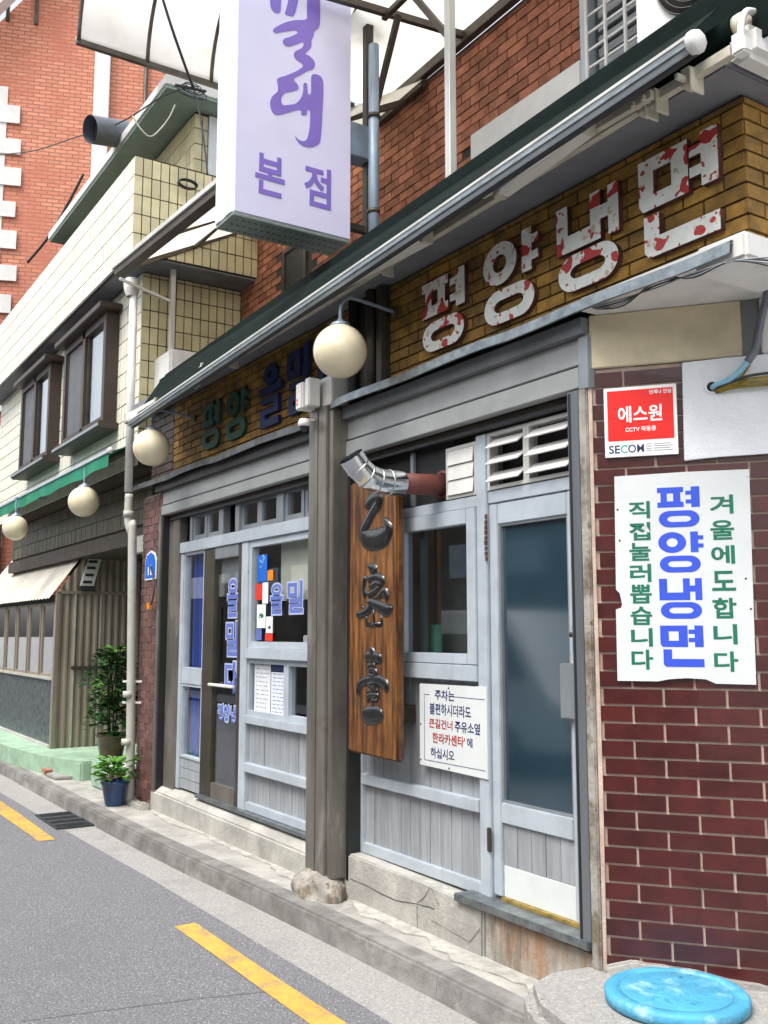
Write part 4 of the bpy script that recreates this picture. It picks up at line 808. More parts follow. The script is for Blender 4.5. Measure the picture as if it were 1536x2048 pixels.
text('에스원', (.125, 2.565, .318, 2.642), ME, 'white_flat', rd, .022, .001); text('CCTV 작동중', (.155, 2.522, .29, 2.545), ME, 'white_flat', rd, .02, .001); text('언제나 안심', (.265, 2.69, .36, 2.709), ME, 'white_flat', rd, .02, .001)
MB = cf(.0122)
text('SE', (.08, 2.426, .13, 2.464), MB, 'navy_flat', SE, .014, .001); text('C', (.132, 2.426, .163, 2.464), MB, 'teal_flat', SE, .014, .001); text('OM', (.165, 2.426, .235, 2.464), MB, 'navy_flat', SE, .012, .001)
for k in range(4): box('small_print', .245, .268, -.0128, -.0121, 2.43+k*.01, 2.434+k*.01, 'grey_flat', SE, M=MC); box('small_print', .278, .36-.01*(k % 2), -.0128, -.0121, 2.43+k*.01, 2.4335+k*.01, 'grey_flat', SE, M=MC)
# rendered panel with the hole and the cables
HP = thing('cement_patch', 'rough white cement patch with a hole that cables run into', 'wall patch', C0+CU*.6+Vector((0, 0, 2.38)))
prism('panel', [(.406, 2.375), (.55, 2.385), (.76, 2.388), (.98, 2.39), (.98, 2.83), (.6, 2.826), (.412, 2.822)], -.022, -.002, 'white_render', HP, M=MC, bev=.004)
lathe('hole', [(0, .0), (.02, .0), (.0285, .004), (.034, .002), (.034, -.004)], C0+CU*.535+CN*.0235+Vector((0, 0, 2.70)), ['white_render'], HP, 20, Matrix.Rotation(CH, 4, 'Z') @ Matrix.Rotation(R(90), 4, 'X'))
lathe('hole_dark', [(0, .0), (.022, .0), (.022, .002), (0, .002)], C0+CU*.535+CN*.0225+Vector((0, 0, 2.70)), 'black', HP, 20, Matrix.Rotation(CH, 4, 'Z') @ Matrix.Rotation(R(90), 4, 'X'))
def cp(s, d, z): return C0+CU*s+CN*d+Vector((0, 0, z))
hz = thing('blue_hose', 'pale blue hose with grey wrapped upper end coming out of the wall hole', 'hose', cp(.54, .03, 2.7))
tube('hose', [cp(.535, .0, 2.695), cp(.55, .045, 2.698), cp(.6, .06, 2.712), cp(.65, .07, 2.745), cp(.69, .08, 2.79)], .0135, 'hose_blue', hz, 10, 5); tube('wrapped_end', [cp(.685, .08, 2.785), cp(.72, .085, 2.84), cp(.745, .09, 2.95), cp(.77, .1, 3.05), cp(.8, .1, 3.2)], .017, 'duct_grey', hz, 10, 5)
yc = thing('cable_bundle', 'bundle of yellow brown cables running right from the wall hole', 'cables', cp(.54, .03, 2.68))
for k in range(4): tube('cable', [cp(.535, .0, 2.685), cp(.56, .03+.008*k, 2.672+.005*k), cp(.62, .045+.006*k, 2.682+.008*k), cp(.7, .05+.01*k, 2.684+.013*k), cp(.86, .05, 2.69+.016*k), cp(1.02, .05, 2.70+.016*k)], .0065, 'conduit_yellow' if k != 3 else 'rubber', yc, 8, 5)
tube('cable', [cp(.62, .06, 2.69), cp(.68, .07, 2.75), cp(.7, .075, 2.8), cp(.73, .08, 2.95)], .005, 'conduit_yellow', yc, 8, 5)
wr = thing('loose_wires', 'thin loose wires strung below the white slab at the corner', 'wires', (-2.9, -.06, 3.05))
for k in range(4): tube('wire', [(-3.1, -.07+.01*k, 3.085), (-2.9, -.075, 3.07-.01*k), (-2.7, -.08, 3.06+.012*k), (-2.5, -.105, 3.05-.006*k), (-2.3, -.11, 3.035), (-2.1, -.05, 3.0-.02*k)], .0035, 'cable' if k % 2 else 'grey_flat', wr, 6, 5)
# ================================================================== SMALL FITTINGS ON THE FRONT
EP = thing('exhaust_pipe', 'rusty exhaust pipe with a shiny silver elbow above the wooden board', 'pipe', (-4.52, -.1, 2.45))
tube('pipe', [(-4.52, .125, 2.468), (-4.52, -.2, 2.45)], .06, 'rust_pipe', EP, 24); lathe('wall_collar', [(.06, 0), (.085, 0), (.085, .015), (.06, .015), (.06, 0)], (-4.52, .125, 2.468), 'rust_pipe', EP, 24, Matrix.Rotation(R(90), 4, 'X'))
bm = bmesh.new(); pa = [Vector((-4.52, -.17-.0*k, 2.452)) for k in range(1)]+[Vector((-4.52, -.26, 2.45)), Vector((-4.52, -.33, 2.455)), Vector((-4.52, -.40, 2.478)), Vector((-4.52, -.455, 2.52)), Vector((-4.52, -.5, 2.575))]
rr = [.074, .074, .071, .071, .07, .073]
atube(bm, pa, rr, 24, False); atube(bm, pa, [q-.003 for q in rr], 24, False); el = finish('elbow', bm, 'chrome', EP)
for i in (1, 2, 3, 4):
    d = (pa[min(i+1, 5)]-pa[i-1]).normalized(); M = Matrix.Translation(pa[i]) @ d.to_track_quat('Z', 'Y').to_matrix().to_4x4()
    lathe('elbow_seam', [(rr[i]-.002, -.004), (rr[i]+.003, -.003), (rr[i]+.003, .003), (rr[i]-.002, .004)], (0, 0, 0), 'chrome', el, 24, M)
CB = thing('alarm_box', 'small white alarm box with red marks fixed to the top of the post', 'alarm box', (-5.6, -.18, 3.05))
box('case', -5.69, -5.6, -.24, -.132, 3.09, 3.27, 'white_paint', CB, .008); box('case_side', -5.598, -5.54, -.22, -.132, 3.1, 3.29, 'white_paint', CB, .006)
for z in (3.12, 3.145): box('red_mark', -5.672, -5.655, -.2425, -.2402, z, z+.016, 'red_sign', CB)
cc = thing('dome_camera', 'small white dome camera below the alarm box on the post', 'camera', (-5.66, -.2, 2.98))
lathe('housing', [(0, .0), (.035, .0), (.045, -.02), (.045, -.045), (.04, -.05), (0, -.05)], (-5.65, -.19, 3.03), 'white_paint', cc, 24); lathe('lens_dome', [(.034, 0), (.03, -.018), (.018, -.03), (0, -.034)], (-5.65, -.19, 2.98), 'rubber', cc, 24); bar('bracket', (-5.65, -.19, 3.02), (-5.63, -.12, 3.03), .03, .02, 'white_paint', cc)
def wb(x0, y0, x1, y1, Y): return (W(x0, (y0+y1)/2, Y).x, W((x0+x1)/2, y1, Y).z, W(x1, (y0+y1)/2, Y).x, W((x0+x1)/2, y0, Y).z)
NP = thing('number_plate', 'blue arched house number plate on the tiled pier', 'house number', (-9.1, 0, 2.14))
prism('plate', [(-9.27, 2.14), (-8.99, 2.14), (-8.99, 2.3), (-9.03, 2.36), (-9.13, 2.39), (-9.23, 2.36), (-9.27, 2.3)], -.012, -.002, 'sticker_blue', NP); prism('plate_edge', [(-9.285, 2.125), (-8.975, 2.125), (-8.975, 2.31), (-9.02, 2.375), (-9.13, 2.405), (-9.24, 2.375), (-9.285, 2.31)], -.008, -.001, 'white_flat', NP); boxes('number_mark', [(-9.19, -9.17, -.013, -.0122, 2.17, 2.25), (-9.12, -9.08, -.013, -.0122, 2.17, 2.19), (-9.12, -9.1, -.013, -.0122, 2.19, 2.26)], 'white_flat', NP)
kr = thing('iron_hook', 'bent dark iron hook with a yellow tag below the blue number plate', 'hook', (-8.98, -.02, 2.0)); tube('hook', [(-9.1, -.02, 2.25), (-8.95, -.04, 2.12), (-8.9, -.05, 2.0), (-8.95, -.05, 1.9), (-9.02, -.04, 1.88)], .008, 'rubber', kr, 8, 4); box('tag', -9.06, -9.0, -.06, -.04, 1.84, 1.9, 'sticker_orange', kr)
# papers, stickers and lettering on the far window
def flat(name, label, cat, pix, m, y, extra=None, gr='stickers on the far window'):
    x0, z0, x1, z1 = wb(*pix, y); o = box(name, x0, x1, y, y+.0012, z0, z1, m); tag(o, label, cat, gr)
    if extra: extra(o, x0, z0, x1, z1)
    return o
YG = .1185
def blot(o, a, b, c, d, m, n):
    bm = bmesh.new()
    for k in range(n):
        xx = random.uniform(a, c-.02); zz = random.uniform(b, d-.02); abox(bm, xx, xx+random.uniform(.012, .03), YG-.0008-.0001*k, YG-.0002, zz, zz+random.uniform(.012, .03))
    finish('print', bm, m, o)
flat('sticker', 'tall blue sticker at the top left corner of the window', 'sticker', (515, 1110, 534, 1163), 'sticker_blue', YG, lambda o, a, b, c, d: blot(o, a+.03, b+.2, c-.02, d-.09, 'hose_blue', 7))
flat('sticker', 'small orange sticker next to the tall blue one', 'sticker', (535, 1140, 546, 1161), 'sticker_orange', YG); flat('sticker', 'red sticker below the tall blue sticker', 'sticker', (512, 1168, 524, 1200), 'sticker_red', YG)
flat('sticker', 'narrow white sticker beside the red one', 'sticker', (525, 1165, 536, 1207), 'white_flat', YG)
flat('sticker', 'white sticker with a green mark in its middle', 'sticker', (514, 1209, 531, 1256), 'white_flat', YG, lambda o, a, b, c, d: blot(o, a+.03, b+.07, c-.03, d-.07, 'letter_green', 8))
flat('sticker', 'white sticker with two dark marks above the lowest red one', 'sticker', (532, 1233, 545, 1266), 'white_flat', YG, lambda o, a, b, c, d: blot(o, a+.03, b+.03, c-.03, d-.07, 'navy_flat', 4)); flat('sticker', 'red sticker at the bottom edge of the window', 'sticker', (530, 1267, 545, 1282), 'sticker_red', YG)
flat('sticker', 'small blue grey sticker in the lower left window corner', 'sticker', (513, 1258, 523, 1280), 'decal_blue', YG)
def scribble(o, a, b, c, d, y, n, m='grey_flat'):
    bm = bmesh.new(); h = (d-b)/n
    for k in range(n):
        xx = a+.03; z = d-h*(k+.6)
        while xx < c-.05:
            l = random.uniform(.02, .07); abox(bm, xx, min(xx+l, c-.02), y, y+.0005, z, z+h*.22); xx += l+random.uniform(.01, .03)
        if random.random() < .15: continue
    stuff(finish('handwriting', bm, m, o))
flat('menu_sheet', 'tall white handwritten sheet behind the lower pane, the left one', 'paper', (509, 1308, 541, 1428), 'paper', .1215, lambda o, a, b, c, d: scribble(o, a, b, c, d, .1209, 14), 'sheets on the lower pane')
flat('menu_sheet', 'tall white handwritten sheet behind the lower pane, the right one', 'paper', (542, 1345, 577, 1437), 'paper', .1205, lambda o, a, b, c, d: scribble(o, a, b, c, d, .1199, 12, 'decal_blue'), 'sheets on the lower pane')
flat('poster', 'dark blue poster above the right handwritten sheet', 'poster', (541, 1308, 577, 1343), 'navy_flat', .1222, None, 'sheets on the lower pane')
def decal(label, chars, boxs, y, m='decal_blue', gr=None):
    t = thing('window_lettering', label, 'lettering', (W(*boxs[0][:2], y).x, y, 1.5), gr)
    for ch, bx in zip(chars, boxs):
        r = wb(*bx, y); g = .012
        text(ch, (r[0]-g, r[1]-g, r[2]+g, r[3]+g), front(y+.0006), 'decal_pale', t, .06, .0005, 'outline'); text(ch, r, front(y), m, t, .022, .0005, 'letter')
decal('blue Korean lettering across the far window', '을밀대', [(541, 1168, 565, 1228), (575, 1162, 606, 1226), (618, 1158, 646, 1222)], .118)
decal('blue Korean lettering running down the sliding door glass', '을밀대', [(455, 1158, 476, 1234), (452, 1243, 476, 1312), (450, 1322, 478, 1390)], .1105)
decal('small blue line of Korean lettering low on the sliding door glass', '평양냉면', [(436, 1408, 446, 1440), (448, 1410, 459, 1443), (461, 1412, 472, 1446), (474, 1414, 485, 1449)], .1105)
flat('sticker', 'cyan sticker strip high on the right edge of the sliding door', 'sticker', (477, 1190, 489, 1245), 'sticker_cyan', .1105, None, 'stickers on the sliding door'); flat('sticker', 'pale green sticker on the right edge of the sliding door', 'sticker', (483, 1222, 491, 1265), 'mint', .1100, None, 'stickers on the sliding door'); flat('sticker', 'red sticker near the top of the sliding door edge', 'sticker', (486, 1190, 492, 1220), 'sticker_red', .1092, None, 'stickers on the sliding door')
flat('sticker', 'cyan sticker strip low on the right edge of the sliding door', 'sticker', (475, 1297, 488, 1350), 'sticker_cyan', .1105, None, 'stickers on the sliding door')
np_ = thing('paper_pile', 'loose pile of white papers on the shelf inside the far window', 'papers', (-6.75, .22, 1.49))
for k in range(7): box('sheet', -.16, .16, -.07, .07, 0, .006, 'paper', np_, M=Matrix.Translation((-6.75+random.uniform(-.03, .03), .26, 1.4905+k*.008)) @ Matrix.Rotation(random.uniform(-.3, .3), 4, 'Z') @ Matrix.Rotation(random.uniform(-.02, .02), 4, 'X'))
bx_ = thing('tissue_box', 'small pale box standing beside the papers inside the far window', 'box', (-6.3, .25, 1.49)); box('carton', -6.38, -6.22, .2, .3, 1.491, 1.6, 'kick_panel', bx_, .006); box('tissue', -6.33, -6.27, .23, .27, 1.6, 1.66, 'white_flat', bx_, .015)
cp_ = W(872, 1312, .24); tb = thing('tumbler', 'mint green tumbler standing inside the kitchen window', 'cup', (cp_.x, .24, 1.5))
lathe('cup', [(0, 0), (.036, 0), (.038, .01), (.038, .13), (.036, .135), (0, .135)], (cp_.x, .24, 1.5), 'mint', tb, 24); lathe('lid', [(.034, 0), (.034, .025), (.03, .03), (0, .03)], (cp_.x, .24, 1.637), 'mint', tb, 24)
# ================================================================== TILED BUILDING NEXT DOOR
TB = thing('tiled_building', 'cream tiled building next door with two brown bay windows and a deep parapet', 'building', (-12.5, 1, 0))
tw = box('wall', -16.4, -9.512, -.04, 3.2, 3.28, 5.32, 'tile_grout', TB)
MSd = Matrix.Translation((-9.512, 0, 0)) @ Matrix.Rotation(R(90), 4, 'Z')
masonry(tw, MSd, -.05, 1.05, 3.5, 5.32, .092, .178, .0115, .012, 'tile_cream', 'tile', bond=0, jit=.0015)
BAYS = [(-11.94, -10.23), (-14.25, -12.62)]
def bay_skip(a, b, z0, z1): return any(a > x0+.05 and b < x1-.05 and 3.85 < z0 and z1 < 5.0 for x0, x1 in BAYS)
masonry(tw, Matrix.Translation((0, -.04, 0)), -16.4, -9.512, 3.3, 5.32, .092, .178, .0125, .012, 'tile_cream_lit', 'front_tile', bond=0, skip=bay_skip, joined=True, jit=.001)
pp = box('parapet', -16.6, -9.112, -.288, 3.0, 5.345, 6.36, 'tile_grout', TB)
masonry(pp, Matrix.Translation((-9.112, 0, 0)) @ Matrix.Rotation(R(90), 4, 'Z'), -.3, 1.05, 5.35, 6.355, .092, .2, .0115, .012, 'tile_cream', 'tile', bond=0, jit=.0015)
masonry(pp, Matrix.Translation((0, -.288, 0)), -16.6, -9.1, 5.35, 6.355, .092, .2, .0125, .012, 'tile_cream_lit', 'front_tile', bond=0, joined=True, jit=.001)
box('soffit', -16.6, -9.13, -.27, 3.0, 5.322, 5.343, 'soffit_grey', TB); box('drip_edge', -16.6, -9.1, -.305, -.27, 5.318, 5.348, 'dark_frame', TB)
# upper floor with its roof slab
box('upper_wall', -16.0, -9.612, .52, 3.0, 6.36, 7.3, 'tile_grout', TB)
masonry(TB, Matrix.Translation((-9.612, 0, 0)) @ Matrix.Rotation(R(90), 4, 'Z'), .512, .66, 6.4, 7.28, .092, .178, .0115, .012, 'tile_cream', 'upper_tile', bond=0)
masonry(TB, Matrix.Translation((0, .52, 0)), -13.5, -9.612, 6.4, 7.28, .092, .178, .009, .012, 'tile_cream', 'upper_tile', bond=0, joined=True)
box('plain_panel', -9.61, -9.58, .67, 3.0, 6.37, 7.28, 'white_render', TB)
sb = box('eave_slab', -14.2, -9.3, .06, 3.0, 7.33, 7.44, 'white_paint', TB, .008); box('eave_soffit', -14.18, -9.32, .08, 2.9, 7.302, 7.328, 'slab_green', sb)
for x0, x1 in BAYS:
    bw = boxes('bay_window', [(x0, x0+.09, -.2, -.055, 3.86, 5.08), (x1-.09, x1, -.2, -.055, 3.86, 5.08), ((x0+x1)/2-.05, (x0+x1)/2+.05, -.2, -.1, 3.86, 5.08), (x0+.09, x1-.09, -.2, -.1, 4.99, 5.08), (x0+.09, x1-.09, -.2, -.1, 3.86, 3.93)], 'bay_brown', TB)
    box('hood', x0-.1, x1+.1, -.3, -.054, 5.085, 5.16, 'bay_brown', bw, .01); box('sill', x0-.08, x1+.08, -.27, -.054, 3.765, 3.855, 'bay_brown', bw, .01); box('sill_trim', x0-.09, x1+.09, -.285, -.27, 3.79, 3.82, 'alu', bw)
    xm = (x0+x1)/2
    for sa, sy in ((x0+.09, -.18), (xm-.09, -.18), (xm+.05, -.17), (x1-.13, -.17)): box('sash_stile', sa, sa+.04, sy, sy+.03, 3.93, 4.99, 'dark_frame', bw)
    box('screen', x0+.13, xm-.09, -.168, -.16, 3.93, 4.99, 'screen_dark', bw); box('glass_pane', xm+.09, x1-.13, -.155, -.15, 3.93, 4.99, 'glass_dim', bw); box('window_blind', x0+.1, x1-.1, -.09, -.085, 3.93, 4.99, 'blind', bw)
# lower storey set back in the shade
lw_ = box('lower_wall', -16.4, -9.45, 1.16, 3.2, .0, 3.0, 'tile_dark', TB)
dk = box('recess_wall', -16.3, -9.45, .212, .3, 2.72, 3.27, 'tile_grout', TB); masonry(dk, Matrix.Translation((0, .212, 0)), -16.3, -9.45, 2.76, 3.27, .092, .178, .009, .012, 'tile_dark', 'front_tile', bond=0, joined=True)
box('lower_fascia', -16.3, -9.45, .15, 1.15, 2.55, 2.715, 'steel_brown', TB); box('end_wall', -9.75, -9.42, .35, 1.3, .0, 2.6, 'hose_blue', TB); box('fascia_block', -9.8, -9.43, .05, .34, 2.42, 2.6, 'pvc_grey', TB, .01)
# green awning of this building
GA = thing('green_awning', 'bright green roll up awning over the building next door', 'awning', (-12, -.2, 3.4))
quad('canvas', [(-9.42, -.07, 3.5), (-15.5, -.07, 3.5), (-15.5, -.36, 3.38), (-9.42, -.36, 3.38)], .005, 'green_canvas', GA)
bm = bmesh.new(); pr = None
for k in range(61):
    xx = -9.43-k*.1; q = (bm.verts.new((xx, -.362, 3.375)), bm.verts.new((xx, -.365+.012*math.sin(k*.9), 3.245+.01*math.sin(k*.5))))
    if pr: bm.faces.new((pr[0], pr[1], q[1], q[0])).smooth = True
    pr = q
finish('valance', bm, 'green_canvas', GA)
bar('front_bar', (-9.4, -.36, 3.395), (-15.5, -.36, 3.395), .035, .035, 'alu_paint', GA); tube('roller', [(-9.45, -.12, 3.46), (-15.5, -.12, 3.46)], .045, 'dark_frame', GA, 12); lathe('end_cap', [(0, 0), (.03, 0), (.03, .03), (0, .03)], (-9.4, -.36, 3.395), 'white_paint', GA, 12, Matrix.Rotation(R(90), 4, 'Y'))
# white down pipe at the corner
DP = thing('down_pipe', 'white down pipe running down the corner between the two buildings', 'pipe', (-9.43, -.1, 0))
tube('pipe', [(-9.44, -.16, 5.05), (-9.41, -.16, 3.0)], .04, 'white_paint', DP, 14); lathe('hopper', [(.05, -.06), (.075, .0), (.085, .1), (.06, .13), (.0, .13)], (-9.45, -.18, 5.07), 'white_paint', DP, 16)
tube('lower_pipe', [(-9.41, -.15, 2.98), (-9.41, -.15, 2.72), (-9.38, -.13, 2.6), (-9.36, -.12, 2.5), (-9.36, -.07, .35), (-9.37, -.06, 0.0)], .042, 'pvc_grey', DP, 14, 5)
for z in (2.75, 1.0, .55): lathe('collar', [(.043, 0), (.052, 0), (.052, .06), (.043, .06), (.043, 0)], (-9.365 if z < 2.5 else -9.41, -.11 if z < 2.5 else -.15, z), 'pvc_grey', DP, 14)
for z in (1.15, .95): bar('pipe_strap', (-9.42, -.15, z), (-9.3, -.0, z), .012, .02, 'white_paint', DP)
# ================================================================== CORRUGATED SHED
SHX = -12.55
SH = thing('corrugated_shed', 'brown corrugated metal lean-to shed with a cream ribbed roof', 'shed', (-13.8, .5, .2))
def corr(name, pts, m, parent, pitch=.09, dep=.018, axis=(0, 1, 0)):
    """ribbed sheet: pts = (a0, a1, z0, z1 function)"""
    a0, a1, zf0, zf1, X, alongY = pts; bm = bmesh.new(); n = int(abs(a1-a0)/pitch*4); pr = None
    for k in range(n+1):
        a = a0+(a1-a0)*k/n; d = dep*(0, 1, 1, 0)[k % 4]
        p = (X+d, a) if alongY else (a, X-d)
        q = (bm.verts.new((*p, zf0(a))), bm.verts.new((*p, zf1(a))))
        if pr: bm.faces.new((pr[0], q[0], q[1], pr[1]))
        pr = q
    return finish(name, bm, m, parent)
top = lambda a: 2.14+max(0, min(a, .5))*1.45
box('core', -17.5, SHX-.01, .02, 1.14, .2, 2.1, 'black', SH)
corr('side_sheet', (0, 1.15, lambda a: .2, lambda a: 2.11, SHX, True), 'corrugated_brown', SH); corr('gable_sheet', (0, 1.15, lambda a: 2.14, top, SHX+.004, True), 'corrugated_brown', SH)
box('cover_strip', SHX-.01, SHX+.03, -.01, 1.15, 2.105, 2.14, 'corrugated_brown', SH); box('corner_trim', SHX-.05, SHX+.03, -.03, .02, .2, 2.12, 'corrugated_brown', SH)
for yy in (.2, .52): box('pale_strip', SHX+.019, SHX+.026, yy, yy+.02, .22, 2.1, 'pvc_grey', SH)
box('latch_bar', SHX+.02, SHX+.06, .18, .75, 1.16, 1.2, 'steel_brown', SH, .005)
bm = bmesh.new(); pr = None
for k in range(120):
    xx = SHX+.1-k*.042; d = .012*(0, 1, 1, 0)[k % 4]
    q = (bm.verts.new((xx-.1, -.12, 2.04+d)), bm.verts.new((xx-.1, .49, 2.89+d)))
    if pr: bm.faces.new((pr[0], pr[1], q[1], q[0]))
    pr = q
finish('roof_sheet', bm, 'corrugated_cream', SH)
for k in range(6):
    x0 = SHX-.06-k*.72
    wn_ = boxes('window', [(x0-.66, x0-.62, -.02, .015, 1.06, 2.0), (x0-.04, x0, -.02, .015, 1.06, 2.0), (x0-.62, x0-.04, -.02, .015, 1.06, 1.1), (x0-.62, x0-.04, -.02, .015, 1.96, 2.0)], 'corrugated_brown', SH); box('glass_pane', x0-.62, x0-.04, -.005, .0, 1.1, 1.96, 'glass_dim', wn_)
corr('front_sheet', (-17.4, SHX-.05, lambda a: .2, lambda a: 1.04, -.0, False), 'galvanised', SH, .07, .014)
box('front_rail', -17.4, SHX-.04, -.04, .0, 1.03, 1.065, 'pvc_grey', SH); box('front_foot', -17.4, SHX-.04, -.05, .0, .2, .235, 'steel_pale', SH)
MV = Matrix.Translation((SHX+.03, .36, 2.12))
vp_ = thing('slanted_sign', 'small slanted white sign with dark marks on the shed gable', 'sign', (SHX+.03, .4, 2.2))
quad('plate', [(SHX+.032, .25, 2.21), (SHX+.032, .42, 2.21), (SHX+.032, .53, 2.65), (SHX+.032, .37, 2.65)], .03, 'white_paint', vp_); bp_ = [(.285, 2.24), (.305, 2.33), (.325, 2.42), (.345, 2.5), (.365, 2.58)]
for yy, zz in bp_: box('dark_mark', SHX+.061, SHX+.066, yy, yy+.11, zz, zz+.035, 'rubber', vp_)
box('sign_foot', SHX+.03, SHX+.09, .24, .43, 2.15, 2.2, 'rubber', vp_)
# --- green painted base, step and rubble
gb = slab('green_base', [(-19, -.44), (-13.2, -.42), (-12.1, -.31), (-11.5, -.16), (-11.1, -.05), (-11.0, 1.15), (-19, 1.15)], -.02, .2, 'green_concrete', None, .02); gb['kind'] = 'structure'
gs = slab('green_step', [(-10.95, .02), (-10.6, -.06), (-10.15, -.04), (-9.95, .0), (-9.8, .1), (-9.8, 1.1), (-10.95, 1.1)], -.02, .26, 'green_concrete', None, .03); gs['kind'] = 'structure'
def shard(label, pix, z, m, th=.04, tilt=.0):
    pts = [G(px, py, z) for px, py in pix]; c = sum(pts, Vector())/len(pts); o = slab('broken_slab', [(p.x-c.x, p.y-c.y) for p in pts], 0, th, m, None, .006); o.location = (c.x, c.y, z+.002); o.rotation_euler = (tilt, tilt*.4, 0); tag(o, label, 'slab', 'broken slabs by the green step')
shard('broken reddish paving slab lying before the green base', [(75, 1532), (100, 1522), (135, 1520), (148, 1525), (142, 1540), (90, 1547)], .03, 'terracotta_slab', .04, .02)
shard('small pale broken slab in front of the reddish one', [(92, 1552), (120, 1546), (150, 1546), (148, 1558), (110, 1560)], 0.0, 'pavement_concrete', .03)
# --- plants in pots
def leaves(name, n, c, rx, ry, rz, size, m, parent, shape=lambda t: 1., droop=.4):
    bm = bmesh.new()
    for k in range(n):
        t = random.random(); a = random.uniform(0, 6.28); rr_ = shape(t)*math.sqrt(random.uniform(.12, 1)); p = Vector((c[0]+rx*rr_*math.cos(a), c[1]+ry*rr_*math.sin(a), c[2]+(t-.5)*2*rz))
        s = size*random.uniform(.6, 1.25); d = Vector((math.cos(a), math.sin(a), random.uniform(-droop, .7))).normalized(); u = d.cross(Vector((0, 0, 1))).normalized()*s*.33; nrm = u.cross(d).normalized()*s*.06
        v = [bm.verts.new(q) for q in (p, p+d*s*.4+u+nrm, p+d*s*.8+u*.6, p+d*s-nrm*1.5, p+d*s*.8-u*.6, p+d*s*.4-u+nrm, p+d*s*.45-nrm)]
        for f in ((0, 1, 6), (1, 2, 6), (2, 3, 6), (3, 4, 6), (4, 5, 6), (5, 0, 6)): bm.faces.new([v[i] for i in f])
    return finish(name, bm, m, parent)
def clumps(name, parent, c, n, m, h, r, size):
    for k in range(n):
        t = (k+.5)/n; a = k*2.4; rr_ = r*(.35+.75*math.sin(math.pi*min(1, t*.8+.18)))*random.uniform(.5, 1.05)
        leaves(name, 34, (c[0]+rr_*math.cos(a), c[1]+rr_*math.sin(a), c[2]+t*h), .085, .085, .075, size, m if random.random() < .85 else 'leaf_light', parent)
def pot(par, loc, r0, r1, h, m):
    lathe('pot', [(0, 0), (r0, 0), (r0*1.03, .01), (r1*.98, h*.86), (r1*1.06, h*.88), (r1*1.06, h), (r1*.94, h), (r1*.9, h*.8), (0, h*.8)], loc, m, par, 32); lathe('soil', [(0, .002), (r1*.9, .0)], (loc[0], loc[1], loc[2]+h*.82), 'soil', par, 24)
p = G(222, 1513, .26); P1 = thing('potted_plant', 'tall bushy plant in a brown glazed pot beside the down pipe', 'potted plant', (p.x, p.y, .262))
pot(P1, (p.x, p.y, .262), .12, .165, .25, 'pot_brown')
bm = bmesh.new()
for k in range(7): a = k*.9; atube(bm, smooth_path([(p.x+.02*math.cos(a), p.y+.02*math.sin(a), .45), (p.x+.06*math.cos(a), p.y+.06*math.sin(a), .8), (p.x+.09*math.cos(a*1.3), p.y+.09*math.sin(a*1.3), 1.2+.05*k)], 3), .008, 6)
finish('stem', bm, 'stem', P1)
clumps('foliage', P1, (p.x, p.y, .56), 24, 'leaf', .86, .23, .1)
p = G(238, 1607, 0); P2 = thing('potted_plant', 'small green plant in a dark blue pot on the pavement', 'potted plant', (p.x, p.y-.06, .0))
q = (p.x+.05, p.y-.06, -.002); pot(P2, q, .085, .13, .23, 'pot_blue'); leaves('foliage', 130, (q[0], q[1], .33), .15, .15, .1, .1, 'leaf_light', P2, droop=.2)
stp = thing('stool_block', 'small dark red block with white edges standing behind the blue pot', 'block', (-9.95, .0, 0)); box('block', -10.02, -9.72, -.08, .12, .0, .27, 'red_tile', stp, .006); boxes('edge', [(-10.03, -9.99, -.095, -.08, 0, .27), (-10.03, -9.71, -.1, .13, .272, .3)], 'white_paint', stp)
# ================================================================== BLUE MANHOLE ON ITS PAD
pad = slab('manhole_pad', [(-3.32, .03), (-3.36, -.2), (-3.3, -.38), (-3.1, -.52), (-2.8, -.6), (-2.2, -.6), (-1.4, -.5), (-1.4, 1.4), (-2.2, .85), (-2.6, .5), (-3.19, .01)], -.16, .17, 'gutter_concrete', None, .045); pad['kind'] = 'structure'
MH = thing('manhole_cover', 'round sky blue plastic manhole cover on a concrete pad', 'manhole cover', (-2.785, -.02, .17))
lathe('rim', [(0, 0), (.265, 0), (.275, .006), (.278, .04), (.268, .05), (.225, .052), (.222, .047), (0, .047)], (-2.785, -.03, .172), 'manhole_blue', MH, 64); lathe('lid', [(.0, .053), (.205, .053), (.216, .048)], (-2.785, -.03, .172), 'manhole_blue', MH, 64)
for k in range(60):
    a = random.uniform(0, 6.28); r = .19*math.sqrt(random.random()); xx, yy = -2.785+r*math.cos(a), -.03+r*math.sin(a)
    if k < 40: box('tread_stud', xx-.008, xx+.008, yy-.004, yy+.004, .2245, .2275, 'manhole_blue', MH)
# concrete lump at the foot of the post
bm = bmesh.new(); bmesh.ops.create_icosphere(bm, subdivisions=4, radius=1)
from mathutils import noise as mn
for v in bm.verts:
    d = v.co.normalized(); k = 1+.18*mn.noise(d*1.6+Vector((3, 1, 2)))+.1*mn.noise(d*5)+.05*mn.noise(d*13); v.co = Vector((d.x*.23*k, d.y*.15*k, max(d.z, -.2)*.16*k))
o = finish('concrete_lump', bm, 'stained_concrete', None, Matrix.Translation((-5.56, -.1, .0)), True); tag(o, 'rough concrete lump packed around the foot of the steel post', 'concrete')
